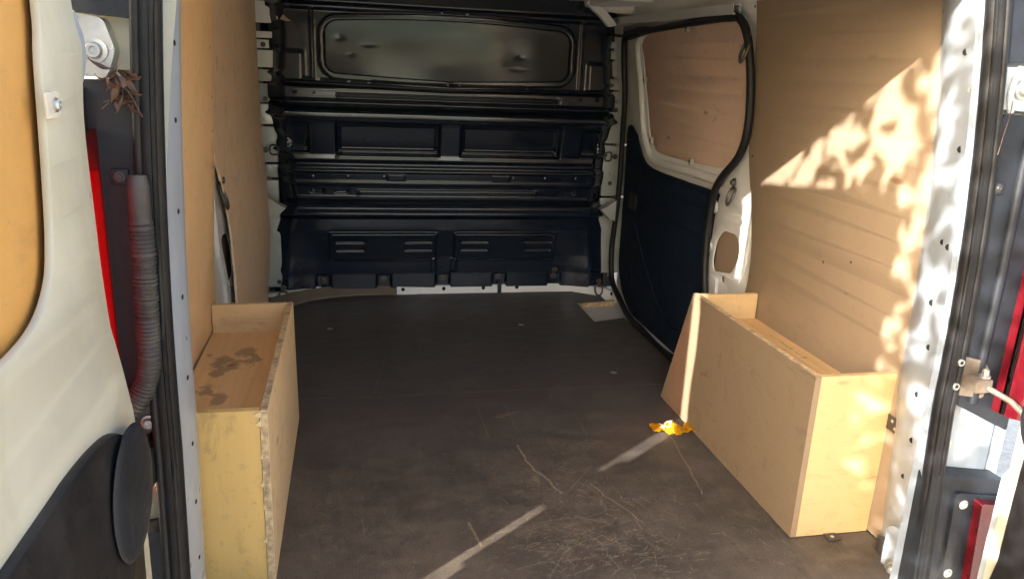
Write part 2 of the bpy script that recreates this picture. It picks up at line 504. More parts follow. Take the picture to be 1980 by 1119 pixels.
# ------------------------------------------------------------------ the ground the van stands on
def ground():
    bm = bmesh.new()
    for x in (-300, -20, 20, 300):
        pass
    bmesh.ops.create_grid(bm, x_segments=8, y_segments=8, size=400)
    bmesh.ops.translate(bm, vec=(0, 0, -.56), verts=bm.verts)
    o = put('ground', finish(bm, 'ground'), ASPHALT)
    o['kind'] = 'structure'; o['label'] = 'pale sandy ground the van stands on'
ground()
def added_lawn():  # unseen grass, added to darken what the bulkhead reflects
    bm = bmesh.new()
    vs = [bm.verts.new(p) for p in ((-120, -5.2, -.55), (-120, -160, -.55), (120, -160, -.55), (120, -5.2, -.55))]
    bm.faces.new(vs)
    o = put('added_lawn', finish(bm, 'added_lawn'), GRASS); o['kind'] = 'structure'; o['label'] = 'unseen grass added beyond the sandy ground'
GRASS = m_simple('grass', (.055, .085, .025), .9, 0, .3, 3, .3)
added_lawn()

# ------------------------------------------------------------------ van: shell
van = thing('cargo_van', 'white cargo van seen through its open rear doors', 'van', (0, 0, -.56))

def shell():
    # outer skin: closed sides, roof and underside, so that light enters only from the rear
    zs = list(np.linspace(-.25, .5, 4)) + list(np.linspace(.56, 1.30, 12)) + [1.36, 1.41, 1.44]
    for s in (-1, 1):
        X = np.zeros((len(zs), 2, 3))
        for i, z in enumerate(zs):
            xo = s * (xw(min(z, 1.36)) + .13 - (.0 if z < 1.36 else (z - 1.36) * 1.2))
            X[i, 0] = (xo, -.10, z); X[i, 1] = (xo, 2.60, z)
        put('outer_side_panel', grid_mesh('outer_side_panel', X), WHITE, van)
    xs = np.linspace(-.80, .80, 17)
    X = np.zeros((2, 17, 3))
    for j, x in enumerate(xs):
        z = 1.455 - .02 * (x / .8) ** 2
        X[0, j] = (x, -.06, z); X[1, j] = (x, 2.6, z)
    put('roof', grid_mesh('roof', X), WHITE_IN, van)
    for y in (.45, 1.05, 1.65):
        prism('roof_bow', [(-.72, 1.385), (.72, 1.385), (.76, 1.43), (-.76, 1.43)], 'y', y, y + .09, WHITE_IN, van, .006)
    box('load_floor_pan', (-.93, -.12, -.09), (.93, 2.6, -.025), WHITE_IN, van, .003)
    box('cab_closing_panel', (-.93, 2.50, -.1), (.93, 2.54, 1.45), PLASTIC, van, .003)
    prism('rear_header', [(-.79, 1.30), (.79, 1.30), (.80, 1.44), (-.80, 1.44)], 'y', -.09, .05, WHITE, van, .012)
    box('rear_sill', (-.80, -.16, -.12), (.80, -.115, -.012), PLASTIC, van, .01)
    prism('rear_bumper', rounded([(-.98, -.20), (.98, -.20), (.98, -.12), (.86, -.12), (-.86, -.12), (-.98, -.12)], .02), 'z', -.36, -.14, PLASTIC, van, .015)
shell()

# side body inside: posts with their cut-outs
POST_R = cr([(.80, 1.36), (.80, .9), (.80, .02), (1.10, .02), (1.17, .25), (1.18, .45), (1.17, .60), (1.13, .72), (1.05, .80), (.96, .88), (.935, .95), (.925, 1.10), (.935, 1.22), (1.0, 1.30), (1.3, 1.315), (2.05, 1.30), (2.16, 1.25), (2.22, .9), (2.25, .5), (2.28, .1), (2.48, .1), (2.48, 1.36)], True, 4)
HOLE_R = rounded([(1.135, .53), (1.09, .575), (.995, .580), (.965, .55), (.962, .50), (1.0, .44), (1.13, .415), (1.15, .447)], .022, 4)
def body_sides():
    post = side_sheet('side_body', POST_R, [HOLE_R, circ((.972, .628), .008), circ((.978, .650), .004), circ((1.055, .405), .013), circ((1.098, .362), .007), circ((1.135, .367), .004)],
                      1, .012, .004, WHITE_IN, van, .001)
    # pressed swage down the post, bosses, lower tab
    prism('swage', rounded([(.905, .80), (.90, .62), (.905, .50), (.935, .42), (.96, .415), (.94, .50), (.93, .62), (.925, .80)], .01), 'x', .846, .853, WHITE_IN, post, .003)
    for c in ((1.165, .647), (1.171, .501)):
        bolt('boss', (.847, c[0], c[1]), .024, (-1, 0, 0), WHITE_IN, post, .25)
    prism('tab', rounded([(1.08, .335), (1.15, .335), (1.155, .395), (1.085, .395)], .012), 'x', .842, .853, WHITE_IN, post, .003)
    box('inner_board', (.866, .93, .38), (.872, 1.156, .61), W_WALL_R, post, .001)
    box('batten', (.8585, .957, .44), (.8655, .972, .56), W_BOX, post, .001)
    # upper rail above the sliding door with its punched holes
    rail = side_sheet('cant_rail', [(.70, 1.315), (2.4, 1.315), (2.4, 1.42), (.70, 1.42)],
                      [circ((1.767, 1.366), .010, 10, 1.7), rounded([(1.70, 1.350), (1.718, 1.350), (1.718, 1.372), (1.70, 1.372)], .002), rounded([(1.55, 1.350), (1.572, 1.350), (1.572, 1.374), (1.55, 1.374)], .002),
                       circ((1.25, 1.385), .012), circ((1.14, 1.385), .009), circ((.80, 1.345), .008)], 1, .018, .004, WHITE_IN, van, .001)
    box('rail_backing', (.83, .7, 1.31), (.85, 2.4, 1.43), HOLE, rail, .001)
    # left side: the same post pressing
    postl = side_sheet('side_body', [(.55, 1.36), (.55, .0), (2.42, .0), (2.42, 1.36)],
                       [rounded([(1.255, .50), (1.30, .515), (1.40, .50), (1.455, .44), (1.475, .345), (1.44, .325), (1.33, .345), (1.30, .42)], .02, 4), circ((1.19, .512), .007), circ((1.43, .307), .011), circ((1.37, .32), .008)],
                       -1, .035, .004, WHITE_IN, van, .001, xf=lambda y, z: -.880)
    prism('swage', rounded([(1.10, .80), (1.13, .62), (1.16, .47), (1.24, .36), (1.29, .10), (1.33, .10), (1.28, .38), (1.20, .50), (1.165, .62), (1.13, .80)], .01), 'x', -.878, -.866, WHITE_IN, postl, .004)
    box('inner_board', (-.900, 1.16, .28), (-.894, 1.60, .56), W_WALL_R, postl, .001)
    box('batten', (-.8935, 1.29, .35), (-.885, 1.30, .48), W_BOX, postl, .001)
body_sides()

# sliding-door rail: a square tube, open at the rear end
def slide_rail():
    path = cr([(.742, 2.375, 1.327), (.752, 2.20, 1.322), (.757, 1.9, 1.318), (.752, 1.5, 1.312), (.745, 1.2, 1.309), (.742, .965, 1.306)], False, 5)
    bm = bmesh.new(); rings = []
    P = [Vector(p) for p in path]
    hw, hh, t = .013, .0155, .0022
    for i, p in enumerate(P):
        for_ring = []
        for (a, b) in ((-1, -1), (1, -1), (1, 1), (-1, 1)):
            for_ring.append(bm.verts.new((p.x + a * hw, p.y, p.z + b * hh)))
        rings.append(for_ring)
    inner = []
    for p in P:
        inner.append([bm.verts.new((p.x + a * (hw - t), p.y, p.z + b * (hh - t))) for (a, b) in ((-1, -1), (1, -1), (1, 1), (-1, 1))])
    for R in (rings, inner):
        for A, B in zip(R, R[1:]):
            for k in range(4): bm.faces.new((A[k], A[(k + 1) % 4], B[(k + 1) % 4], B[k]))
    for k in range(4):
        bm.faces.new((rings[-1][k], rings[-1][(k + 1) % 4], inner[-1][(k + 1) % 4], inner[-1][k]))
        bm.faces.new((rings[0][k], rings[0][(k + 1) % 4], inner[0][(k + 1) % 4], inner[0][k]))
    sr = put('slide_rail', finish(bm, 'slide_rail', 30), RAILMET, van)
    tube('stay_wire', cr([(.744, 2.33, 1.312), (.746, 2.33, 1.28), (.75, 2.25, 1.268), (.758, 2.1, 1.255), (.765, 1.96, 1.255)], False, 5), .006, PLASTIC, sr)
    prism('roller_arm', rounded([(2.04, 1.235), (1.80, 1.255), (1.74, 1.265), (1.76, 1.285), (1.9, 1.285), (2.04, 1.27)], .01), 'x', .752, .775, PLASTIC, sr, .004)
slide_rail()

# roof corner gusset at the top of the bulkhead
gus = prism('corner_gusset', rounded([(.60, 1.40), (.68, 1.36), (.735, 1.30), (.70, 1.29), (.655, 1.335), (.585, 1.385)], .01), 'y', 2.10, 2.13, WHITE_IN, van, .005)
tube('corner_tube', cr([(.66, 2.16, 1.385), (.72, 2.08, 1.372), (.78, 1.98, 1.362)], False, 5), .022, WHITE_IN, gus, 10)
box('roof_side_filler', (.60, 1.75, 1.375), (.80, 2.45, 1.44), WHITE_IN, gus, .01)

# ------------------------------------------------------------------ bulkhead
def bulkhead():
    nx, nz = 330, 620
    zs = np.linspace(.028, 1.40, nz); s = np.linspace(-1, 1, nx)
    ez = np.array([0, .06, .2, .33, .40, .48, .59, .68, .82, .90, 1.06, 1.2, 1.27, 1.40])
    ex = np.array([.815, .81, .80, .79, .765, .76, .775, .775, .785, .803, .80, .788, .80, .80])
    e = np.interp(zs, ez, ex)
    for zc in (1.035, .865, .70): e = e + .020 * np.exp(-((zs - zc) / .010) ** 2)
    for zc in (.76, .645): e = e - .012 * np.exp(-((zs - zc) / .02) ** 2)
    X = e[:, None] * s[None, :]; Z = np.repeat(zs[:, None], nx, 1)
    prof = [(0, 2.300), (.10, 2.302), (.135, 2.296), (.165, 2.292), (.19, 2.288), (.33, 2.248), (.385, 2.246), (.402, 2.212), (.413, 2.160), (.421, 2.148), (.455, 2.141), (.464, 2.146), (.472, 2.168), (.485, 2.206),
            (.50, 2.213), (.545, 2.208), (.552, 2.194), (.56, 2.190), (.60, 2.187), (.607, 2.187), (.6135, 2.179), (.621, 2.178), (.629, 2.187), (.6365, 2.187), (.644, 2.179), (.652, 2.179), (.668, 2.198), (.69, 2.201), (.84, 2.168),
            (.848, 2.160), (.856, 2.150), (.878, 2.147), (.889, 2.166), (.905, 2.198), (.915, 2.208), (.922, 2.206), (.930, 2.186), (.936, 2.179), (.982, 2.177), (.990, 2.196), (1.0, 2.204), (1.02, 2.206), (1.30, 2.203), (1.312, 2.192), (1.322, 2.19), (1.336, 2.165), (1.345, 2.165), (1.40, 2.18)]
    pz = [p[0] for p in prof]; py = [p[1] for p in prof]
    zf = np.linspace(0, 1.45, 1451); yf = np.interp(zf, pz, py)
    k = np.hanning(8)[1:-1]; k = np.append(k, k[0])[:7]; k /= k.sum(); yf = np.convolve(np.pad(yf, 3, 'edge'), k, 'valid')
    Y = np.repeat(np.interp(zs, zf, yf)[:, None], nx, 1)
    # window: rounded opening with a raised rim
    zt = 1.262 + .022 * (1 - (X / .56) ** 2); zb = 1.043 - .020 * (1 - np.abs(X) / .56)
    zc = (zt + zb) / 2; hh = (zt - zb) / 2
    r = .055
    qx = np.abs(X) - (.556 - r); qz = np.abs(Z - zc) - (hh - r)
    sd = np.hypot(np.maximum(qx, 0), np.maximum(qz, 0)) + np.minimum(np.maximum(qx, qz), 0) - r
    winz = bandf(Z, .995, 1.345, .004)
    Y -= .014 * bandf(sd, -.003, .022, .004) * winz
    Y += .022 * (1 - sst(-.012, -.002, sd))
    # raised box either side of the window
    for sg in (-1, 1):
        Y -= .012 * boxf(X * sg, Z, .645, .77, 1.005, 1.13, .012)
        Y -= .008 * boxf(X * sg, Z, .60, .612, 1.005, 1.31, .003)
    # beam rib
    Y += .008 * boxf(X, Z, -.505, .510, .944, .960, .0022) - .009 * boxf(X, Z, -.500, .505, .949, .955, .0018)
    # V gap under the window rim
    vz = 1.000 - .014 * (1 - np.abs(X) / .75)
    Y += .016 * np.exp(-((Z - vz) / .006) ** 2) * (np.abs(X) < .72)
    # pockets, with a step along the bottom
    for (x0, x1) in ((-.510, -.046), (.054, .528)):
        Y += .030 * boxf(X, Z, x0, x1, .690, .832, .007)
        Y += .012 * boxf(X, Z, x0 + .016, x1 - .016, .710, .818, .004)
    for (x0, x1) in ((-.722, -.630), (.632, .728)):
        Y += .020 * boxf(X, Z, x0, x1, .700, .825, .008) + .008 * boxf(X, Z, x0 + .012, x1 - .012, .722, .812, .004)
    # row of small fields between rivets
    Y -= .004 * boxf(X, Z, -.285, -.205, .575, .603, .002); Y -= .004 * boxf(X, Z, .208, .29, .575, .603, .002)
    # slot rib on the recessed band
    Y -= .006 * boxf(X, Z, -.418, .428, .514, .527, .003)
    for c in (-.60, .59): Y += .012 * boxf(X, Z, c - .028, c + .028, .514, .530, .004) * (np.abs(X) > .3)
    Y += .006 * boxf(X, Z, -.52, -.465, .512, .53, .004)
    # lower embossed fields with louvres
    low = bandf(Z, .175, .34, .01)
    for (x0, x1) in ((-.553, -.045), (.043, .550)):
        Y -= .010 * boxf(X, Z, x0, x1, .10, .314, .006) * low
        for (a, b) in (((x0 + .03, x0 + .165)), ((x1 - .155, x1 - .022))):
            for zc_ in (.272, .230):
                Y += .007 * boxf(X, Z, a, b, zc_ - .007, zc_ + .006, .004)
    # bottom flange: side cheeks and foot recesses
    for c in (-.588, -.298, -.006, .281, .568):
        Y += .020 * boxf(X, Z, c - .034, c + .034, .02, .095, .006)
    for c in (-.055, .042): Y -= .006 * boxf(X, Z, c - .013, c + .013, .11, .18, .004)
    for sg in (-1, 1): Y -= .05 * sst(.60, .80, X * sg) * (1 - sst(.10, .36, Z))
    # creases shaped into the pressings so they catch sky highlights
    def crease(zc, x0, x1, g, w=.0065):
        return g * w * np.tanh((Z - zc) / w) * bandf(X, x0, x1, .012) * np.exp(-((Z - zc) / .022) ** 2)
    for (zc, x0, x1, g) in ((.454, -.73, .74, .30), (.427, -.73, .74, .34), (.641, -.70, .70, .22), (.620, -.70, .70, .22), (.570, -.70, .68, .20), (.554, -.70, .68, .22), (.5265, -.416, .428, .26), (.5145, -.416, .428, .26),
                            (.872, -.72, .72, .30), (.852, -.72, .72, .26), (.712, -.494, -.062, .40), (.692, -.51, -.046, .34), (.712, .070, .512, .40), (.692, .054, .528, .34), (.312, -.548, -.05, .46), (.312, .048, .545, .46),
                            (.9575, -.50, .505, .20), (.9455, -.50, .505, .20), (.976, -.70, .70, .18), (1.331, -.70, .60, .20), (.722, -.71, -.64, .36), (.716, .64, .72, .36)):
        Y += crease(zc, x0, x1, g)
    # rolled side edges
    ed = sst(.90, 1.0, np.abs(np.repeat(s[None, :], nz, 0)))
    Y += .050 * ed * sst(.40, .46, Z) + .02 * ed
    Y += .0025 * np.sin(X * 7 + Z * 5) * np.sin(Z * 9)
    me = grid_mesh('bulkhead', np.stack([X, Y, Z], -1))
    b = put('bulkhead', me, BLACKSHEET, van)
    def surf(x, z):
        i = int(np.argmin(abs(zs - z))); j = int(np.argmin(abs(X[i] - x))); return float(Y[i, j])
    # blanking plate in the window, dented
    px, pzs = np.meshgrid(np.linspace(-1, 1, 150), np.linspace(-1, 1, 60))
    WX = px * .562
    t_ = 1.262 + .022 * (1 - (WX / .56) ** 2) + .004; b_ = 1.043 - .020 * (1 - np.abs(WX) / .56) - .004
    WZ = (t_ + b_) / 2 + pzs * (t_ - b_) / 2
    WY = 2.204 + .010 * (WX / .56) ** 2 - .006 * (pzs ** 2) + .003 * np.sin(WX * 11 + 1) * np.cos(pzs * 1.7)
    for (dx, dz, sx, sz, a) in ((.32, 1.143, .016, .008, .011), (.30, 1.15, .07, .05, .010), (-.49, 1.19, .018, .012, .008), (-.36, 1.168, .03, .008, .005), (.20, 1.20, .06, .05, -.006),
                                (-.44, 1.125, .014, .009, .004), (.50, 1.16, .05, .06, .006), (.31, 1.09, .03, .007, .004), (-.05, 1.10, .10, .05, .004), (.02, 1.24, .12, .03, -.004), (-.20, 1.20, .14, .06, .006)):
        WY += .35 * a * np.exp(-((WX - dx) / sx) ** 2 - ((WZ - dz) / sz) ** 2)
    qx2 = np.abs(WX) - (.562 - .06); qz2 = np.abs(WZ - (t_ + b_) / 2) - ((t_ - b_) / 2 - .06)
    sd2 = np.hypot(np.maximum(qx2, 0), np.maximum(qz2, 0)) + np.minimum(np.maximum(qx2, qz2), 0) - .06
    WY += .05 * (sd2 > .001)
    put('window_plate', grid_mesh('window_plate', np.stack([WX, WY, WZ], -1)), PLATE, b, label='dented grey metal plate closing the bulkhead window')
    # folded tab strips that catch the light
    def strips(spans, zf_, h, dy):
        for (x0, x1) in spans:
            zc0, zc1 = zf_(x0), zf_(x1)
            y0, y1 = surf((x0 + x1) / 2, (zc0 + zc1) / 2) - dy, surf((x0 + x1) / 2, (zc0 + zc1) / 2) - dy
            bm = bmesh.new()
            v = [bm.verts.new(q) for q in ((x0, y0 - .004, zc0 - h), (x1, y1 - .004, zc1 - h), (x1, y1 + .006, zc1 + h), (x0, y0 + .006, zc0 + h),
                                           (x0, y0 + .016, zc0 - h), (x1, y1 + .016, zc1 - h), (x1, y1 + .02, zc1 + h), (x0, y0 + .02, zc0 + h))]
            for f in ((0, 1, 2, 3), (5, 4, 7, 6), (0, 4, 5, 1), (3, 2, 6, 7), (0, 3, 7, 4), (1, 5, 6, 2)): bm.faces.new([v[q] for q in f])
            put('folded_tab', finish(bm, 'folded_tab', 30, .0012, 1), BLACKSHEET, b)
    strips([(-.69, -.60), (-.575, -.46), (-.445, -.37), (-.355, -.02), (-.008, .035), (.045, .35), (.365, .44), (.455, .52)], lambda x: 1.018 - .010 * (1 - abs(x) / .6), .0085, .004)
    strips([(-.70, -.60), (-.595, -.51), (-.495, -.045), (-.035, .05), (.06, .49), (.505, .60)], lambda x: .905, .007, .003)
    strips([(-.49, -.42), (-.41, -.05), (-.04, .06), (.075, .36), (.375, .47), (.48, .54)], lambda x: 1.318 - .012 * (x / .5) ** 2, .007, .004)
    for x, z in ((-.618, .591), (-.462, .593), (-.301, .593), (.31, .592), (.465, .594), (.617, .596)):
        bolt('rivet', (x, surf(x, z) + .001, z), .011, (0, -1, 0), BLACKSHEET, b, .4, True)
    for x, z, r_ in ((-.684, .963, .013), (-.603, .962, .009), (.61, .969, .009), (.691, .969, .013), (-.60, .520, .012), (.335, .962, .004), (-.745, 1.262, .007)):
        bolt('punched_hole', (x, surf(x, z) + .0005, z), r_, (0, -1, 0), HOLE if r_ != .007 else STEEL, b, .06, r_ != .007)
    for x, z in ((-.588, .064), (-.298, .067), (-.006, .069), (.281, .073), (.568, .075), (.566, .118), (-.79, .075)):
        bolt('foot_bolt', (x, surf(x, z) + .001, z), .016, (0, -1, 0), DARKSTEEL, b, .5)
    # scrap of torn paper sticker
    prism('torn_sticker', [(-.735, 1.255), (-.722, 1.275), (-.705, 1.262), (-.69, 1.25), (-.708, 1.248)], 'y', surf(-.71, 1.26) - .003, surf(-.71, 1.26) - .0015, W_WALL_R, b, 0)
    # bare sheet-metal gussets at the two ends of the ledge
    for sg in (-1, 1):
        prism('ledge_gusset', [(sg * .735, .455), (sg * .765, .47), (sg * .81, .50), (sg * .81, .40), (sg * .775, .415)], 'y', 2.13, 2.19, GREYSHEET, b, .004)
    return b
bulk = bulkhead()

# strips of the body pillar seen beside the bulkhead
def pillar_strips():
    for sg, segs in ((-1, [(1.33, 1.24), (1.205, 1.178), (1.17, 1.135), (1.127, 1.055), (1.045, .995), (.985, .905), (.898, .81), (.80, .64), (.63, .57), (.56, .46), (.45, .05)]),
                     (1, [(1.235, 1.205), (1.195, 1.155), (1.148, 1.075), (1.065, 1.015), (1.005, .965), (.955, .92), (.91, .76), (.75, .50), (.49, .1)])):
        pil = box('front_pillar', (sg * .86 - .03, 2.30, .02), (sg * .86 + .03, 2.34, 1.36), DARKSTEEL, van, .003)
        for k, (z1, z0) in enumerate(segs):
            lean = xw((z0 + z1) / 2) - .843
            mt = (WHITE_IN if (sg < 0 and k < 4) else STEEL if (sg < 0 and k == 6) else GREYSHEET)
            dy = .006 * ((k * 7) % 3)
            xa, xb = sg * (.775 + lean * .3), sg * (.90)
            box('flange_piece', (min(xa, xb), 2.262 + dy, z0), (max(xa, xb), 2.29, z1), mt, pil, .003)
        for z in (1.16, .625, .575, .93):
            bolt('flange_screw', (sg * .815, 2.264, z - .01), .011, (0, -1, 0), STEEL if z in (.625,) else DARKSTEEL, pil, .5)
        # lashing ring
        lash_ring((sg * .80, 2.235, .70), 1.0, pil, horizontal=True, sg=sg)
def lash_ring(c, s, parent, horizontal=False, sg=1, nrm='y'):
    c = Vector(c)
    bolt('ring_bolt', c + Vector((sg * .02, 0, 0)) if horizontal else c + (Vector((0, 0, .02 * s))), .013 * s, (0, -1, 0) if nrm == 'y' else (-sg, 0, 0), DARKSTEEL, parent, .8)
    if horizontal: pts = [(0, 0, .018), (-sg * .03, -.012, .018), (-sg * .034, -.014, 0), (-sg * .03, -.012, -.018), (0, 0, -.018)]
    elif nrm == 'x': pts = [(0, .012, 0), (-sg * .010, .014, -.03), (-sg * .014, 0, -.048), (-sg * .010, -.014, -.03), (0, -.012, 0)]
    else: pts = [(-.014, 0, 0), (-.016, -.010, -.03), (0, -.014, -.045), (.016, -.010, -.03), (.014, 0, 0)]
    tube("ring", cr([tuple(c + Vector(p) * s) for p in pts], True, 4), .0042 * s, DARKSTEEL, parent, 8, True)
pillar_strips()
def post_rings():
    a = bpy.data.objects['side_body']; b_ = bpy.data.objects['side_body.001']
    lash_ring((xw(.735) - .006, 1.014, .735), 1.15, a, nrm='x')
    lash_ring((xw(1.2) - .022, .908, 1.205), 1.2, a, nrm='x')
    lash_ring((-.862, 1.225, .685), 1.35, b_, nrm='x', sg=-1)
    bolt('tie_bolt', (-.866, 1.40, .315), .016, (1, 0, 0), DARKSTEEL, b_, .6)
post_rings()

# ------------------------------------------------------------------ sliding door
def sliding_door():
    sdoor = side_sheet('sliding_door', rounded([(.86, -.03), (2.26, -.03), (2.26, 1.34), (.86, 1.34)], .05), [cr([(1.99, 1.262), (1.5, 1.284), (1.08, 1.288), (1.035, 1.22), (1.03, 1.10), (1.045, .93), (1.10, .83), (1.18, .785), (1.50, .768), (1.82, .765), (1.90, .79), (1.955, .85), (1.99, 1.0), (2.01, 1.15)], True, 5)],
                        1, .052, .006, WHITE_IN, van, .002, label='white sliding side door with its window boarded up')
    # rolled window surround
    surr = cr([(2.02, 1.26), (1.5, 1.30), (1.05, 1.30), (.99, 1.2), (.99, 1.0), (1.03, .84), (1.14, .745), (1.50, .730), (1.86, .728), (1.96, .775), (2.02, .86), (2.045, 1.05)], True, 5)
    bm = bmesh.new(); tube_bm(bm, [(xw(z) + .050, y, z) for (y, z) in surr], .020, 8, True)
    put('window_surround', finish(bm, 'window_surround', 60), WHITE_IN, sdoor)
    side_sheet('window_board', cr([(2.03, 1.285), (1.5, 1.30), (1.02, 1.30), (.99, 1.1), (1.01, .9), (1.12, .765), (1.5, .745), (1.88, .742), (1.99, .83), (2.03, 1.05)], True, 4), [], 1, .066, .010, W_SLIDE, sdoor, .001, label='brown plywood board closing the sliding door window')
    # felt-covered lower trim
    trim = side_sheet('lower_trim', cr([(2.20, .82), (2.10, .83), (2.06, .79), (1.97, .712), (1.80, .690), (1.475, .690), (1.215, .688), (1.165, .64), (1.158, .50), (1.158, .05), (1.25, -.03), (1.55, -.03), (1.95, -.03), (2.17, .10), (2.21, .35)], True, 5), [], 1, .036, .016, TRIM, sdoor, .006, label='dark felt trim covering the lower half of the sliding door')
    tube('trim_crease', cr([(.8590, 1.99, .42), (.8590, 1.83, .27), (.8590, 1.66, .15), (.8590, 1.48, .08), (.8590, 1.36, .10)], False, 5), .004, TRIM, trim, 6)
    prism('pull_pocket', rounded([(2.10, .47), (2.02, .47), (2.02, .55), (2.10, .55)], .015), 'x', .862, .873, PLASTIC, trim, .004)
    # little clips holding the board
    for (y, z) in ((1.49, 1.272), (1.975, 1.07), (1.90, .812), (1.47, .772)):
        x = xw(z) + .036
        box('board_clip', (x - .004, y - .011, z - .014), (x + .012, y + .011, z + .014), STEEL, sdoor, .002)
        bolt('clip_screw', (x - .004, y, z), .006, (-1, 0, 0), DARKSTEEL, sdoor, .5)
    return sdoor
sd = sliding_door()
# rubber seal round the side opening
seal_path = cr([(1.99, 1.262), (1.745, 1.268), (1.33, 1.280), (1.02, 1.284), (.94, 1.27), (.900, 1.20), (.892, 1.05), (.912, .925), (.968, .842), (1.075, .764), (1.130, .69), (1.150, .555), (1.140, .42), (1.10, .25), (1.15, .06), (1.40, -.01), (1.70, -.005), (1.862, .0), (1.985, .035), (2.13, .10), (2.175, .25), (2.145, .467), (2.120, .793), (2.085, .962), (2.06, 1.20)], True, 5)
seal = tube('side_door_seal', [(xw(z) - .022, y, z) for (y, z) in seal_path], .0135, RUBBER, van, 10, True)

# ------------------------------------------------------------------ floor
SCR = [[(.019, .874), (.056, .882), (.084, .891)], [(-.001, .857), (.034, .861)], [(.037, .665), (.044, .583), (.053, .521), (.081, .45), (.099, .374)], [(.271, .859), (.272, .80), (.271, .707)],
       [(.123, .385), (.222, .515)], [(.192, .417), (.224, .332), (.275, .214)], [(-.17, .274), (-.154, .172)], [(.538, .659), (.502, .421), (.49, .324)], [(-.236, .161), (-.212, .156)],
       [(-.043, .974), (-.041, .726)], [(.058, .768), (.056, .882), (.054, .964)], [(.043, .492), (.066, .481)], [(.042, .472), (.06, .459)], [(.041, .456), (.054, .44)], [(.043, .482), (.063, .470)], [(.040, .464), (.058, .450)],
       [(-.037, 1.201), (.01, 1.078)], [(.604, .863), (.66, .816)], [(.323, .632), (.269, .672), (.186, .614)], [(.018, .249), (.116, .259), (.185, .215)], [(-.085, .073), (-.008, .091), (.08, .089)],
       [(-.023, .028), (.054, .133), (.129, .166)], [(-.094, .154), (.024, .117)], [(.152, .039), (.129, .166), (.059, .198)], [(-.517, 1.597), (-.435, 1.621)], [(-.328, 1.437), (-.386, 1.096)], [(-.432, .332), (-.427, .242)],
       [(-.626, 1.763), (-.571, 1.694)], [(.011, .881), (.050, .889), (.090, .901)], [(-.563, 1.182), (-.46, 1.20)], [(.010, .870), (.066, .876)]]
SCRW = [1.0] * 3 + [.8] * len(SCR)

def paint_wear(X, Y, scr):
    W = np.zeros_like(X)
    x0, y0 = X[0, 0], Y[0, 0]; dx = X[0, 1] - X[0, 0]; dy = Y[1, 0] - Y[0, 0]
    R, C = X.shape
    for pts, width, amp in scr:
        for (a, b) in zip(pts, pts[1:]):
            a = np.array(a); b = np.array(b)
            lo = np.minimum(a, b) - .012; hi = np.maximum(a, b) + .012
            j0, j1 = int((lo[0] - x0) / dx), int((hi[0] - x0) / dx) + 1; i0, i1 = int((lo[1] - y0) / dy), int((hi[1] - y0) / dy) + 1
            j0, i0 = max(j0, 0), max(i0, 0); j1, i1 = min(j1, C), min(i1, R)
            if j1 <= j0 or i1 <= i0: continue
            xs, ys = X[i0:i1, j0:j1], Y[i0:i1, j0:j1]
            ab = b - a; L = max(ab @ ab, 1e-9)
            t = np.clip(((xs - a[0]) * ab[0] + (ys - a[1]) * ab[1]) / L, 0, 1)
            d = np.hypot(xs - a[0] - t * ab[0], ys - a[1] - t * ab[1])
            W[i0:i1, j0:j1] = np.maximum(W[i0:i1, j0:j1], amp * np.clip(1.0 - (d - width) / .0018, 0, 1))
    return W

def make_scratches():
    out = []
    for k, pts in enumerate(SCR):
        P = np.array(pts)
        if len(P) > 2: P = np.array(cr([tuple(p) for p in P], False, 5))
        P = P + rng.normal(0, .0022, P.shape)
        out.append(([tuple(p) for p in P], .0004 if k not in (2, 6) else .0014, .8 if k in (0, 1, 2, 5, 6, 7, 11, 12, 13, 14, 15, 30) else .4))
    def cluster(n, cx, cy, sx, sy, ang, spread, l0, l1, amp):
        for _ in range(n):
            x, y = rng.normal(cx, sx), rng.normal(cy, sy)
            a = rng.normal(ang, spread); L = rng.uniform(l0, l1)
            mid = (x + L * .5 * math.cos(a), y + L * .5 * math.sin(a) + rng.normal(0, .002))
            out.append(([(x, y), mid, (x + L * math.cos(a), y + L * math.sin(a))], .0, rng.uniform(.25, amp)))
    cluster(240, .10, .12, .12, .075, .1, .35, .008, .035, .75)
    cluster(130, .16, .20, .10, .10, -1.1, .5, .008, .045, .6)
    cluster(90, .12, .44, .07, .10, .4, 1.0, .005, .022, .55)
    cluster(60, .23, .63, .05, .05, .4, .8, .006, .022, .5)
    cluster(40, -.05, .80, .3, .3, -1.4, .5, .01, .06, .3)
    cluster(26, .56, .15, .05, .10, -1.1, .3, .01, .03, .8)
    cluster(70, -.1, 1.4, .35, .35, .1, .5, .01, .07, .35)
    cluster(60, 0, .5, .5, .4, 1.2, 1.2, .003, .008, .8)
    cluster(40, -.40, .30, .1, .15, 1.3, .6, .008, .03, .5)
    return out

def floor_edge(x):
    """how far the board runs towards the bulkhead"""
    return np.interp(x, [-.86, -.83, -.725, -.647, -.528, -.405, -.235, .30, .60, .66, .79, .84, .86], [1.90, 1.96, 2.125, 2.205, 2.258, 2.279, 2.284, 2.288, 2.292, 2.29, 2.20, 2.10, 2.05])

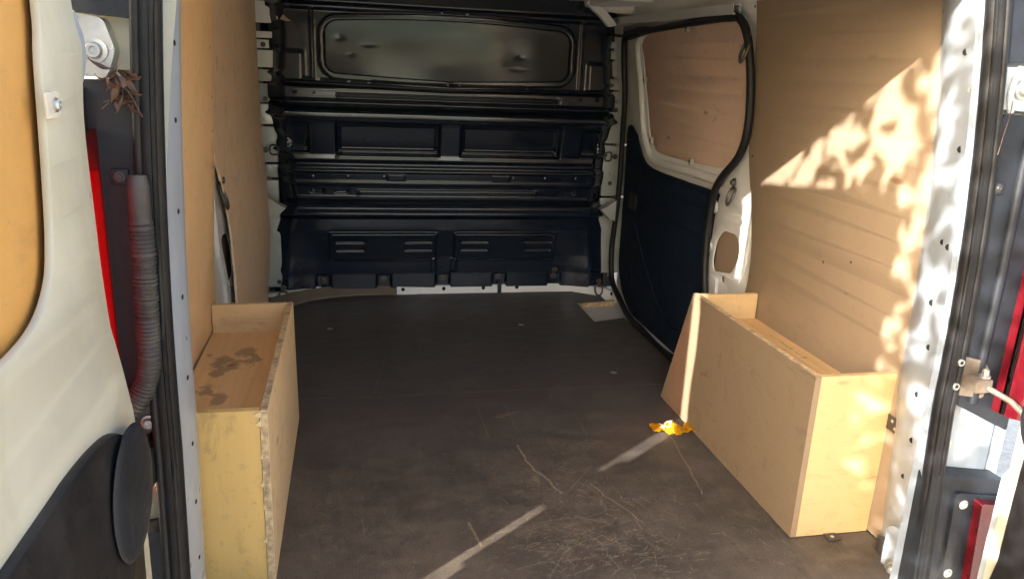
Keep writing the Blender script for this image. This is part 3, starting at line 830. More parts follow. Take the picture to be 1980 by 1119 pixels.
def floor():
    scr = make_scratches()
    for k, (ya, yb, st, lab) in enumerate(((-.115, 1.0735, .0032, 'scratched dark brown floor board at the open rear of the van'), (1.0765, 2.305, .0045, 'dark floor board reaching to the black bulkhead'))):
        xs = np.arange(-.838, .839, st); ys = np.arange(ya, yb + 1e-6, st)
        X, Y = np.meshgrid(xs, ys)
        Z = np.zeros_like(X) + (.0 if k == 0 else -.0015)
        Z += .0012 * np.sin(X * 4 + 1) * np.sin(Y * 3)
        wear = paint_wear(X, Y, scr)
        wear = np.maximum(wear, .35 * np.clip(1 - np.abs(Y - (1.0735 if k == 0 else 1.0765)) / .003, 0, 1) * (rng.rand(*X.shape) > .35))
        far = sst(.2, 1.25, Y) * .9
        cxm = (xs[:-1] + xs[1:]) / 2; cym = (ys[:-1] + ys[1:]) / 2
        CX, CY = np.meshgrid(cxm, cym)
        keep = CY < floor_edge(CX)
        # cut-out over the side step, and the notch along the side opening
        keep &= ~((CX > .632 - .0 * CY) & (CX > .632 + (CY < 1.80) * 1.0) & (CY > 1.80 + (CX - .632) * .28) & (CY < 2.088 + (CX - .64) * .2))
        keep &= ~((CX > .79) & (CY > 1.2))
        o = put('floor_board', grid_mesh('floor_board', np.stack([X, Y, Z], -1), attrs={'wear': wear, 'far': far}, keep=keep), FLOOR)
        o['label'] = lab; o['category'] = 'floor'
        # sheet thickness underneath
    box('floor_underlay', (-.83, -.112, -.024), (.63, 2.0, -.010), EDGEPLY, van, .001)
    for (x, y) in ((-.545, 1.79), (.285, 1.78), (.525, 1.20)):
        bolt('floor_screw', (x, y, -.0005), .013, (0, 0, 1), STEEL, van, .12)
floor()

# white lip, curved edging strip and side step at the front end of the floor
def front_edge():
    xs = [-.235, .10, .30, .545, .62, .66, .77, .83, .85]
    top = [2.300, 2.306, 2.31, 2.318, 2.316, 2.308, 2.243, 2.174, 2.14]
    bm = bmesh.new()
    pr = cr(list(zip(xs, top)), False, 5)
    lowl = [bm.verts.new((x, y - .020, -.02)) for x, y in pr]; midl = [bm.verts.new((x, y - .012, .004)) for x, y in pr]
    upl = [bm.verts.new((x, y, .034)) for x, y in pr]; bk = [bm.verts.new((x, y + .025, .036)) for x, y in pr]
    for A, B in ((lowl, midl), (midl, upl), (upl, bk)):
        for i in range(len(pr) - 1): bm.faces.new((A[i], A[i + 1], B[i + 1], B[i]))
    lip = put('front_floor_lip', finish(bm, 'front_floor_lip', 50), WHITE_IN, van, label='white metal lip with holes in front of the bulkhead')
    for x in (-.205, -.002, .20, .374, .835):
        y = float(np.interp(x, xs, top)) - .006
        bolt('lip_hole', (x, y, .021), .0095, (0, -.94, .33), HOLE, lip, .12, True)
    box('lip_strap', (.281 - .009, 2.285, -.005), (.281 + .009, 2.30, .05), PLASTIC, lip, .002)
    lash_ring((.775, 2.20, .055), 1.1, lip)
    # left end lip
    bm = bmesh.new()
    pr = [(-.87, 2.13), (-.83, 2.175), (-.79, 2.21), (-.70, 2.27), (-.60, 2.315)]
    a = [bm.verts.new((x, y - .02, -.02)) for x, y in pr]; c = [bm.verts.new((x, y, .034)) for x, y in pr]; d = [bm.verts.new((x, y + .03, .036)) for x, y in pr]
    for A, B in ((a, c), (c, d)):
        for i in range(len(pr) - 1): bm.faces.new((A[i], A[i + 1], B[i + 1], B[i]))
    lip2 = put('front_floor_lip', finish(bm, 'front_floor_lip', 50), WHITE_IN, van)
    bolt('lip_hole', (-.815, 2.178, .012), .0095, (.5, -.8, .2), HOLE, lip2, .12, True)
    lash_ring((-.768, 2.205, .040), 1.1, lip2)
front_edge()

def edging():
    inn = cr([(-.76, 2.08), (-.725, 2.128), (-.647, 2.206), (-.528, 2.259), (-.405, 2.280), (-.235, 2.285)], False, 6)
    out = cr([(-.83, 2.14), (-.77, 2.19), (-.655, 2.275), (-.53, 2.315), (-.41, 2.325), (-.235, 2.322)], False, 6)
    bm = bmesh.new()
    n = len(inn); rows = []
    for i in range(n):
        (xi, yi), (xo, yo) = inn[i], out[i]
        j = .002 * math.sin(i * 1.7)
        rows.append([bm.verts.new(q) for q in ((xi, yi, -.008), (xi, yi, .006 + j), (xi * .6 + xo * .4, yi * .6 + yo * .4, .016 + j), (xi * .4 + xo * .6, yi * .4 + yo * .6, .024 - j), (xo, yo, .036 + j), (xo, yo + .004, .010))])
    for A, B in zip(rows, rows[1:]):
        for k in range(5): bm.faces.new((A[k], A[k + 1], B[k + 1], B[k]))
    bm.faces.new(rows[0]); bm.faces.new(rows[-1][::-1])
    o = put('edging_strip', finish(bm, 'edging_strip', 50), EDGE_DIRTY)
    o['label'] = 'dusty grey-brown curved edging strip at the left front floor corner'; o['category'] = 'edging'
EDGE_DIRTY = m_wood('dusty_edging', (.20, .165, .125), (.10, .082, .062), 'x', .8, 9.1, .8, 1.0)
edging()

def side_step():
    st = prism('side_step', [(.60, 1.76), (.60, 2.16), (.90, 2.16), (.90, 1.76)], 'z', -.10, -.028, WHITE_DIRTY, van, .004, label='dirty white step well beside the sliding door')
    prism('step_edge', [(.634, 2.072), (.64, 2.088), (.835, 2.126), (.835, 2.108)], 'z', -.028, -.001, EDGEPLY, st, .002)
WHITE_DIRTY = m_simple('dirty_step_paint', (.52, .52, .48), .5, 0, .06, 10, 0, .5, (.20, .17, .13), .7)
side_step()
box('side_sill_strip', (.792, 1.20, -.04), (.835, 1.80, -.006), PLASTIC, van, .004)

# ------------------------------------------------------------------ plywood wall linings
def lining_right():
    left = [(.875, 1.325), (.890, 1.196), (.925, .96), (.930, .90), (.915, .80), (.885, .69), (.860, .565), (.857, .46), (.872, .38), (.90, .20), (.90, .004)]
    right = [(.012, .004), (.025, .10), (.055, .33), (.066, .447), (.067, .68), (.061, .916), (.050, 1.163), (.055, 1.325)]
    o = side_sheet('lining_panel', cr(left, False, 4) + cr(right, False, 4), [], 1, .0, .008, W_WALL_R, None, .0008)
    o['label'] = 'tall plywood lining panel on the right wall, dappled with sunlight'; o['category'] = 'panel'; o['group'] = 'plywood wall linings'
    for (y, z) in ((.885, 1.31), (.905, .99), (.915, .93), (.90, .86), (.14, 1.30), (.45, 1.31), (.34, .65), (.46, .62)):
        bolt('staple_hole', (xw(z) - .0044, y, z), .0045, (-1, 0, 0), DARKSTEEL, o, .1, True)
lining_right()
def lining_left():
    def x1(y, z): return float(np.interp(z, [0, .39, .61, .83, 1.04, 1.24, 1.36], [-.862, -.853, -.841, -.827, -.818, -.812, -.802])) - (.9 - y) * .02
    o = side_sheet('lining_panel', cr([(.06, .004), (.905, .004), (.905, .5), (.91, .8), (.90, 1.0), (.905, 1.345), (.06, 1.345)], False, 3), [], -1, 0, .008, W_WALL_L1, None, .0008, xf=x1)
    o['label'] = 'plywood lining panel on the left wall behind the left box'; o['category'] = 'panel'; o['group'] = 'plywood wall linings'
    for (y, z) in ((.885, .99), (.885, .90), (.875, .80), (.88, 1.12)):
        bolt('staple_hole', (x1(y, z) + .0044, y, z), .0045, (1, 0, 0), DARKSTEEL, o, .1, True)
    zf = [.06, .23, .37, .58, .80, 1.12, 1.32]; xf_ = [-.827, -.815, -.809, -.813, -.826, -.826, -.826]
    zn = [0, .4, .6, .83, 1.04, 1.24, 1.32]; xn = [-.868, -.866, -.856, -.850, -.842, -.836, -.83]
    def x2(y, z):
        t = min(1, max(0, (y - .95) / 1.15)); t = t * t * (3 - 2 * t)
        return (1 - t) * float(np.interp(z, zn, xn)) + t * float(np.interp(z, zf, xf_)) + .006 * math.sin(y * 4.2) * math.sin(z * 2.4)
    lft = [(.93, 1.345), (.93, 1.15), (.975, 1.02), (1.06, .90), (1.115, .80), (1.19, .732), (1.275, .616), (1.33, .516), (1.362, .379), (1.375, .242), (1.38, .004)]
    # grid panel so that the bow shows
    zz = np.linspace(.004, 1.345, 60); L = cr(lft, False, 6); L.sort(key=lambda p: p[1])
    yl = np.interp(zz, [p[1] for p in L], [p[0] for p in L]); yr = 2.115 + .012 * np.sin(zz * 5)
    V = []; nn = 40
    for w in (0., -.008):
        X = np.zeros((60, nn, 3))
        for i in range(60):
            for j in range(nn):
                y = yl[i] + (yr[i] - yl[i]) * j / (nn - 1); X[i, j] = (x2(y, zz[i]) + w, y, zz[i])
        V.append(X)
    bm = bmesh.new(); g = [[[bm.verts.new(V[k][i, j]) for j in range(nn)] for i in range(60)] for k in range(2)]
    for k in range(2):
        for i in range(59):
            for j in range(nn - 1): bm.faces.new((g[k][i][j], g[k][i][j + 1], g[k][i + 1][j + 1], g[k][i + 1][j]))
    for i in range(59):
        for j in (0, nn - 1): bm.faces.new((g[0][i][j], g[0][i + 1][j], g[1][i + 1][j], g[1][i][j]))
    for j in range(nn - 1):
        for i in (0, 59): bm.faces.new((g[0][i][j], g[0][i][j + 1], g[1][i][j + 1], g[1][i][j]))
    o = put('lining_panel', finish(bm, 'lining_panel', 40), W_WALL_L2)
    o['label'] = 'bowed plywood lining panel on the left wall next to the bulkhead'; o['category'] = 'panel'; o['group'] = 'plywood wall linings'
lining_left()

# ------------------------------------------------------------------ storage boxes over the wheel arches
def box_left():
    t = thing('storage_box', 'open plywood box with a stained shelf along the left wall', 'box', (-.73, .48, .0), 'plywood wheel arch boxes')
    th = .016
    prism('side_panel', [(.105, .002), (.925, .002), (.856, .409), (.105, .409)], 'x', -.62 - th, -.62, W_BOX_LEFT, t, .0012)
    prism('top_edge', [(.107, .4092), (.854, .4092), (.854, .4105), (.107, .4105)], 'x', -.62 - th + .001, -.6215, EDGEPLY, t, 0)
    prism('near_end_panel', [(-.62 - th - .001, .002), (-.62 - th - .001, .410), (-.848, .410), (-.848, .002)], 'y', .106, .106 + th, W_BOX_NEAR, t, .0012)
    prism('near_edge', [(-.62 - th + .0005, .004), (-.6205, .004), (-.6205, .407), (-.62 - th + .0005, .407)], 'y', .1035, .1048, EDGEPLY, t, 0)
    prism('far_end_panel', [(-.62 - th - .001, .02), (-.62 - th - .001, .410), (-.846, .410), (-.846, .02)], 'y', .838, .838 + th, W_BOX, t, .0012)
    xs = np.linspace(-.848, -.637, 90); ys = np.linspace(.1225, .8375, 240)
    X, Y = np.meshgrid(xs, ys); Z = np.full_like(X, .325)
    st = np.zeros_like(X)
    for (a, b, sx, sy) in ((-.775, .585, .045, .075), (-.735, .66, .035, .05), (-.71, .61, .03, .05), (-.80, .42, .03, .05), (-.835, .36, .02, .05), (-.76, .36, .025, .05), (-.825, .66, .012, .02)):
        st = np.maximum(st, np.clip(1.5 - np.hypot((X - a) / sx, (Y - b) / sy), 0, 1) * .62)
    put('shelf', grid_mesh('shelf', np.stack([X, Y, Z], -1), attrs={'stain': st}), SHELF, t, label='stained shelf board inside the left box')
    # chips along the near vertical edge
    for z, w in ((.375, .012), (.30, .006), (.235, .008), (.18, .006), (.395, .016), (.10, .008)):
        prism('edge_chip', [(-.634, z), (-.634 - w, z + .004), (-.634, z + .014)], 'y', .1030, .1036, m_chip, t, 0)
m_chip = m_simple('bare_wood_chip', (.66, .50, .29), .7, 0, .1, 50)
box_left()

def box_right():
    t = thing('storage_box', 'scuffed plywood box with slanted far end along the right wall', 'box', (.73, .5, .0), 'plywood wheel arch boxes')
    th = .016
    prism('side_panel', [(.100, .002), (.964, .002), (.793, .434), (.100, .434)], 'x', .62, .62 + th, W_BOX_LONG, t, .0012)
    prism('top_edge', [(.102, .4342), (.791, .4342), (.791, .4355), (.102, .4355)], 'x', .6215, .62 + th - .001, EDGEPLY, t, 0)
    prism('near_end_panel', [(.62 + th + .001, .002), (.62 + th + .001, .434), (.839, .434), (.836, .002)], 'y', .101, .101 + th, W_BOX, t, .0012)
    prism('far_end_panel', [(.62 + th + .001, .02), (.62 + th + .001, .434), (.836, .434), (.836, .02)], 'y', .775, .775 + th, W_BOX, t, .0012)
    xs = np.linspace(.637, .838, 60); ys = np.linspace(.118, .7745, 160)
    X, Y = np.meshgrid(xs, ys); Z = np.full_like(X, .352); st = np.zeros_like(X)
    for (a, b, sx, sy) in ((.72, .73, .05, .03), (.80, .5, .02, .2)):
        st = np.maximum(st, np.clip(1.1 - np.hypot((X - a) / sx, (Y - b) / sy), 0, 1) * .6)
    put('shelf', grid_mesh('shelf', np.stack([X, Y, Z], -1), attrs={'stain': st}), SHELF, t)
    # steel angle plates
    pl = box('floor_plate', (.712, .070, .0025), (.745, .1005, .005), DARKSTEEL, t, .0006)
    bolt('plate_screw', (.728, .085, .005), .005, (0, 0, 1), STEEL, pl, .3)
    pw = box('wall_plate', (.8345, .055, .292), (.8372, .1005, .330), DARKSTEEL, t, .0006)
    bolt('plate_screw', (.8345, .070, .303), .0045, (-1, 0, 0), STEEL, pw, .3)
    bolt('plate_screw', (.8345, .083, .318), .0045, (-1, 0, 0), STEEL, pw, .3)
box_right()

# ------------------------------------------------------------------ rear corners: pillars, seals, lamps, hinges
def tl(z): return .07 * max(0., (z - .5) / .77) ** 2
def rear_corner(sg):
    fx = .742 if sg < 0 else .764
    zs = np.linspace(-.10, 1.36, 30)
    # inner pillar skin
    if sg > 0: prof = [(.842, .10), (.822, .062), (.806, .045), (.790, .0), (.776, -.055), (.768, -.085), (fx, -.105)]
    else: prof = [(.842, .10), (.805, .055), (.748, .035), (.738, .015), (.735, -.02), (.738, -.07), (fx, -.105)]
    X = np.zeros((len(zs), len(prof), 3))
    for i, z in enumerate(zs):
        low = .03 * max(0, (.45 - z) / .45) if sg > 0 else .008 * max(0, (.45 - z) / .45)
        for j, (x, y) in enumerate(prof): X[i, j] = (sg * (x - tl(z) * (1 if sg > 0 else .45) + low), y, z)
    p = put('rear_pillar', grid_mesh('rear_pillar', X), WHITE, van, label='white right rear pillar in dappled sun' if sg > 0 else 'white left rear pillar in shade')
    def on(x, y, z): return (sg * (x - tl(z) * (1 if sg > 0 else .45) + (.03 * max(0, (.45 - z) / .45) if sg > 0 else .008 * max(0, (.45 - z) / .45))), y, z)
    if sg > 0:
        for (z, y, r) in ((1.17, -.02, .009), (1.10, -.045, .006), (.985, -.03, .009), (.79, -.005, .008), (.785, -.03, .009), (.655, .0, .010), (.56, -.02, .009), (.445, -.01, .009), (.335, -.015, .009), (.05, -.06, .006), (.70, -.03, .006), (.235, .0, .008)):
            y = y - .03; x = float(np.interp(y, [-.105, -.085, -.055, 0., .045], [fx, .768, .776, .790, .806])) - .0006
            bolt('pillar_hole', on(x, y, z), r * .75, (-.97, -.24, 0), HOLE if r > .007 else GREYSHEET, p, .03, True)
        # latch striker at the foot
        sb = prism('striker_plate', [(.80, -.005), (.835, -.03), (.845, -.03), (.845, -.0), (.81, .03)], 'z', -.004, .040, DARKSTEEL, p, .002)
        prism('striker_base', rounded([(-.115, -.03), (-.02, -.03), (-.02, .10), (-.05, .115), (-.115, .09)], .02), 'x', .790, .800, WHITE, p, .004)
        bolt('striker_ring', (.796, -.06, .01), .024, (-.9, -.4, .1), STEEL, p, .6)
    else:
        for z in (1.0, .85, .70, .55, .42, .30, .18, .08, 1.12):
            bolt('pillar_hole', on(.7358, -.046, z), .0048, (.97, -.2, 0), HOLE, p, .03, True)
    # rubber seal on the flange
    pts = [on(fx + (.012 if sg > 0 else .017), -.118, z) for z in np.linspace(-.08, 1.34, 36)]
    s = tube('aperture_seal', pts, .0175 if sg > 0 else .0215, RUBBER, van, 12, label='ribbed black rubber seal along the %s rear door opening' % ('right' if sg > 0 else 'left'))
    tube('seal_lip', [(q[0] + sg * .014, q[1] - (.012 if sg > 0 else .017), q[2]) for q in pts], .007, RUBBER, s, 8)
    tube('seal_bead', [(q[0] - sg * .010, q[1] - (.014 if sg > 0 else .0205), q[2]) for q in pts], .0045, RUBBER, s, 6)
    # outer channel of the body corner, white where bare
    zs2 = np.linspace(-.3, 1.42, 24)
    prof2 = [(.752, -.10), (.79, -.088), (.84, -.085), (.90, -.085), (.955, -.085), (.975, -.06), (.975, .2)]
    X = np.zeros((len(zs2), len(prof2), 3))
    for i, z in enumerate(zs2):
        for j, (x, y) in enumerate(prof2): X[i, j] = (sg * (x - tl(z)), y, z)
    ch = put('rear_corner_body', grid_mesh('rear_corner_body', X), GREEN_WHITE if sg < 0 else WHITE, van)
    # pressed bead in the bare metal window
    tube('pressed_bead', cr([(sg * .822, -.092, .37), (sg * .812, -.096, .33), (sg * .823, -.092, .28)], False, 5), .006, WHITE, ch, 8)
    bolt('body_bolt', (sg * .835, -.088, .345), .014, (0, -1, 0), STEEL, ch, .6)
    # upper hinge plate
    hp = prism('hinge_plate', rounded([(sg * .845, 1.155), (sg * .795, 1.15), (sg * .782, 1.105), (sg * .797, 1.065), (sg * .845, 1.068)], .010) if sg < 0 else
               rounded([(.755, 1.145), (.90, 1.14), (.90, 1.06), (.755, 1.068)], .006), 'y', -.128 if sg < 0 else -.112, -.10, STEEL if sg < 0 else WHITE, van, .003)
    bolt('hinge_bolt', (sg * .809, -.130 if sg < 0 else -.114, 1.104), .018, (0, -1, 0), STEEL, hp, .7)
    if sg > 0: tube('hinge_fold', cr([(.792, -.118, 1.145), (.780, -.120, 1.10), (.790, -.118, 1.062)], False, 5), .006, WHITE, hp, 8)
    # black filler strip between seal and lamp
    filler = prism('lamp_filler', rounded([(sg * .765, 1.062), (sg * .885, 1.062), (sg * .905, .75), (sg * .905, .405), (sg * .79, .455), (sg * .785, .70)] if sg < 0 else
                                          [(.775, 1.058), (.93, 1.055), (.945, .75), (.955, .385), (.81, .455), (.800, .70)], .010), 'y', -.118, -.089, DUSTPLASTIC, van, .006)
    tube('filler_ridge', [(sg * .842, -.119, 1.05), (sg * .848, -.120, .75), (sg * .848, -.120, .46)], .010, DUSTPLASTIC, filler, 10)
    prism('upper_filler', rounded([(sg * .735, 1.150), (sg * .86, 1.158), (sg * .86, 1.36), (sg * .70, 1.36)], .008), 'y', -.118, -.089, DUSTPLASTIC, filler, .006)
    box('filler_clip', (sg * .795 - .014, -.123, .905), (sg * .795 + .014, -.116, .930), DUSTPLASTIC, filler, .003)
    bolt('filler_screw', (sg * .795, -.123, .918), .008, (0, -1, 0), DARKSTEEL, filler, .5)
    # tail lamp: tall red lens on a dark housing
    if sg < 0:
        foot = [(-.822, -.120), (-.824, -.160), (-.836, -.342), (-.858, -.350), (-.90, -.330), (-.95, -.25), (-.965, -.119), (-.93, -.119)]
        zlo, zhi = .42, .99
    else:
        foot = [(.900, -.120), (.906, -.165), (.925, -.185), (.965, -.185), (.980, -.15), (.980, -.119)]
        zlo, zhi = .44, .99
    lamp = prism('tail_lamp', foot, 'z', zlo, zhi, LENS if sg < 0 else LENS_DARK, van, .006, label='tall red tail lamp at the %s rear corner' % ('left' if sg < 0 else 'right'))
    if sg < 0:
        lamp.data.materials.append(LENS_OUT)
        for f in lamp.data.polygons: f.material_index = 0 if f.normal.x > .6 else 1
        prism('lamp_housing', [(-.850, -.122), (-.853, -.150), (-.93, -.150), (-.95, -.122)], 'z', zlo + .02, zhi - .02, DARKSTEEL, lamp, .004)
    else:
        tube('lens_border', [(.902, -.146, zlo + .003), (.902, -.146, zhi - .003)], .006, LENS, lamp, 8)
    if sg < 0:
        prism('lower_light_block', [(-.838, -.20), (-.836, -.342), (-.86, -.350), (-.95, -.30), (-.985, -.20)], 'z', -.30, .435, PLASTIC, van, .006)  # added block hidden behind the door, keeps the low sun slit narrow
        prism('upper_light_block', [(-.838, -.20), (-.836, -.342), (-.86, -.350), (-.94, -.30), (-.96, -.20)], 'z', .985, 1.43, WHITE, van, .006)  # added block out of sight, stops sun leaking in above the lamp
    # lower module with its own lens
    lm = prism('lower_lamp_module', rounded([(sg * .775, .30), (sg * .98, .27), (sg * .98, -.14), (sg * .785, -.14)], .02), 'y', -.135, -.087, DUSTPLASTIC, van, .010)
    prism('module_panel', rounded([(sg * .838, .255), (sg * .98, .235), (sg * .98, -.05), (sg * .86, -.03), (sg * .85, .03)], .015), 'y', -.142, -.134, DUSTPLASTIC, lm, .004)
    prism('lower_lens', rounded([(sg * .888, .238), (sg * .975, .222), (sg * .975, -.03), (sg * .905, .0)], .008), 'y', -.165, -.138, LENS_DARK, lm, .005)
    for z in (.225, .05): bolt('module_screw', (sg * .862, -.143, z), .011, (0, -1, 0), STEEL, lm, .5)
    # door check strap and its bracket
    br = prism('check_strap_bracket', rounded([(sg * .772, .575), (sg * .85, .555), (sg * .868, .535), (sg * .868, .47), (sg * .78, .485)], .010), 'y', -.126, -.118, RUSTY if sg > 0 else DARKSTEEL, van, .002)
    for z in (.558, .505): bolt('strap_bolt', (sg * .785, -.127, z), .013, (0, -1, 0), STEEL, br, .8)
    box('strap_clevis', (sg * .825 - .020, -.165, .500), (sg * .825 + .020, -.126, .530), RUSTY, br, .005)
    bolt('strap_pin', (sg * .835, -.150, .530), .011, (0, 0, 1), STEEL, br, 1.6)
    tube('check_strap', [(sg * .83, -.150, .515), (sg * .86, -.20, .497), (sg * .85, -.30, .472), (sg * .83, -.36, .462)], .0065, RUSTY, br, 8)
    if sg < 0:
        # black beam that carries the lower hinge
        prism('hinge_beam', [(-.778, -.100), (-.795, -.100), (-.868, -.30), (-.885, -.41), (-.855, -.41), (-.832, -.33), (-.782, -.150), (-.778, -.135)], 'z', .398, .465, PLASTIC, van, .006)
    return p
for sg in (-1, 1): rear_corner(sg)

# corrugated cable conduit between body and left door
def conduit():
    path = cr([(-.762, -.150, .925), (-.762, -.155, .87), (-.762, -.155, .80), (-.765, -.155, .71), (-.768, -.152, .64), (-.774, -.152, .60), (-.785, -.153, .570), (-.800, -.156, .549), (-.816, -.160, .540), (-.835, -.168, .538)], False, 22)
    bm = bmesh.new(); rr = []
    for i in range(len(path)):
        if i < 34: rr.append(.0175 - .004 * (i < 6))
        else: rr.append(.0175 + .0022 * math.cos(i * math.pi * .67))
    # dense resample for real ribs
    P = []; R = []
    acc = 0
    for i in range(len(path) - 1):
        a, b = np.array(path[i]), np.array(path[i + 1]); L = np.linalg.norm(b - a)
        n = max(1, int(L / .0018))
        for k in range(n):
            P.append(tuple(a + (b - a) * k / n)); acc += L / n
            plain = acc < .075
            R.append((.0165 if plain else .0160 + .0026 * (math.sin(acc / .0068 * 2 * math.pi) > 0)) * (.8 + .2 * min(1, acc / .02)))
    tube_bm(bm, P, R, 12)
    put('wiring_conduit', finish(bm, 'wiring_conduit', 40), GREYCOND, van, label='grey corrugated cable conduit bending into the left rear door')
conduit()

# ------------------------------------------------------------------ rear doors, open at right angles
def rear_door(sg):
    fi = .770 if sg < 0 else .775       # plane of the inner skin
    lab = 'left' if sg < 0 else 'right'; TX = 0. if sg < 0 else .035
    def xin(y, z): return sg * (fi - .018 * float(sst(.80, .62, np.array(z)) if False else (1 - np.clip((z - .60) / .15, 0, 1))) + .02 * max(0, (z - .9)))
    outline = cr([(-.330, -.22), (-.330, .2), (-.330, .62), (-.335, .72), (-.350, .85), (-.348, 1.0), (-.330, 1.07), (-.318, 1.11), (-.335, 1.15), (-.345, 1.30), (-.35, 1.40), (-.40, 1.475), (-.6, 1.50), (-1.0, 1.545), (-1.055, 1.50), (-1.06, 1.2), (-1.06, .2), (-1.06, -.22)], False, 4)
    wood_hole = cr([(-.440, 1.32), (-.445, 1.15), (-.460, 1.09), (-.486, .96), (-.502, .90), (-.520, .862), (-.565, .832), (-.64, .820), (-.80, .818), (-.93, .83), (-.985, .87), (-.99, 1.1), (-.99, 1.32), (-.95, 1.40), (-.74, 1.40), (-.49, 1.38)], True, 5)
    d = side_sheet('rear_door', outline, [wood_hole], sg, 0, .010, GREEN_WHITE, van, .003, xf=xin, label='open %s rear door with its window boarded in plywood' % lab)
    # edge turned towards the outside, chamfered
    zs = np.linspace(-.22, 1.47, 26); X = np.zeros((26, 4, 3))
    for i, z in enumerate(zs):
        yh = float(np.interp(z, [-.22, .62, .72, .85, 1.0, 1.07, 1.11, 1.15, 1.4, 1.47], [-.330, -.330, -.335, -.350, -.348, -.330, -.318, -.335, -.35, -.40]))
        X[i, 0] = (xin(0, z), yh, z); X[i, 1] = (xin(0, z) + sg * .008, yh - .002, z); X[i, 2] = (sg * (fi + .045), -.380, z); X[i, 3] = (sg * (fi + .095), -.445, z)
    put('hinge_edge', grid_mesh('hinge_edge', X), WHITE, d)
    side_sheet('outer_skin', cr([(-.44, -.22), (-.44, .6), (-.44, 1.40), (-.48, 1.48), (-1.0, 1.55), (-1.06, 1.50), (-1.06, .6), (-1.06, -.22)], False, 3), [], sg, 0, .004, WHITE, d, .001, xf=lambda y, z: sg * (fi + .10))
    box('free_edge', (min(sg * fi, sg * (fi + .1)), -1.066, -.22), (max(sg * fi, sg * (fi + .1)), -1.060, 1.52), WHITE, d, .002)
    side_sheet('window_board', cr([(-.415, 1.36), (-.42, 1.15), (-.475, .88), (-.56, .80), (-.8, .79), (-.98, .80), (-1.02, .9), (-1.02, 1.35), (-.9, 1.43), (-.6, 1.43)], True, 4), [], sg, 0, .009, W_DOOR, d, .001, xf=lambda y, z: sg * (fi + .016 + .02 * max(0, z - .9)), label='orange plywood board closing the %s rear door window' % lab)
    # lower plastic trim with a rounded corner
    side_sheet('lower_trim', cr([(-1.04, .662), (-.66, .660), (-.59, .660), (-.508, .654), (-.443, .640), (-.400, .612), (-.385, .578), (-.385 + TX * .6, .50), (-.395 + TX, .40), (-.395 + TX, .25), (-.395 + TX, -.18), (-1.04, -.18)], False, 4), [], sg, 0, .018, PLASTIC, d, .007, xf=lambda y, z: xin(y, z) - sg * .008, label='black plastic trim on the lower half of the %s rear door' % lab)
    # round black cover standing proud of the trim
    bm = bmesh.new(); rings = []
    c = Vector((sg * (fi - .040), -.430, .548))
    for (r, h) in ((.004, .0215), (.03, .021), (.06, .017), (.078, .010), (.086, .002), (.088, -.004), (.086, -.010)):
        rings.append([bm.verts.new(c + Vector((-sg * h * .35, r * math.cos(2 * math.pi * k / 40), 1.04 * r * math.sin(2 * math.pi * k / 40)))) for k in range(40)])
    for A, B in zip(rings, rings[1:]):
        for k in range(40): bm.faces.new((A[k], A[(k + 1) % 40], B[(k + 1) % 40], B[k]))
    bm.faces.new(rings[0]); bm.faces.new(rings[-1][::-1])
    cov = put('round_cover', finish(bm, 'round_cover', 50), DUSTPLASTIC, d)
    tube('cover_stem', [c, c + Vector((sg * .05, 0, 0))], .03, PLASTIC, cov, 12)
    bolt('cover_slot', (c.x - sg * .0075, -.40, .535), .007, (-sg, 0, 0), HOLE, cov, .1, True)
    # clear clip on the board
    cl = box('board_clip', (sg * (fi - .008) - .002, -.485, 1.032), (sg * (fi - .008) + .002, -.445, 1.060), CLEAR, d, .003)
    bolt('clip_screw', (sg * (fi - .0105), -.462, 1.046), .008, (-sg, 0, 0), STEEL, cl, .6)
    if sg < 0:
        prism('hinge_bracket', rounded([(-.315, 1.155), (-.285, 1.12), (-.283, 1.10), (-.298, 1.072), (-.33, 1.05), (-.345, 1.10)], .010), 'x', -.786, -.776, WHITE, d, .003)
        prism('lower_bracket', [(-.345, .43), (-.322, .475), (-.320, .45), (-.330, .42), (-.330, .25), (-.345, .25)], 'x', -.785, -.752, WHITE, d, .003)
    else:
        prism('lower_bracket', [(-.330, .43), (-.312, .40), (-.312, -.1), (-.330, -.1)], 'x', .760, .785, WHITE, d, .003)
    return d
def m_clear():
    t = NT('clear_plastic_clip')
    return t.set(Base_Color=(.85, .80, .68), Roughness=.15, Alpha=.55)
CLEAR = m_clear()
for sg in (-1, 1): rear_door(sg)

COPPER = m_simple('dull_copper', (.12, .06, .04), .45, .5, .2, 60)
# thin copper wire hanging from the right hinge
w = tube('loose_wire', cr([(.783, -.124, 1.085), (.777, -.132, 1.06), (.765, -.140, 1.025), (.755, -.146, .985)], False, 6), .0008, COPPER, None, 6)
w['label'] = 'thin copper-coloured wire hanging beside the right door seal'; w['category'] = 'wire'

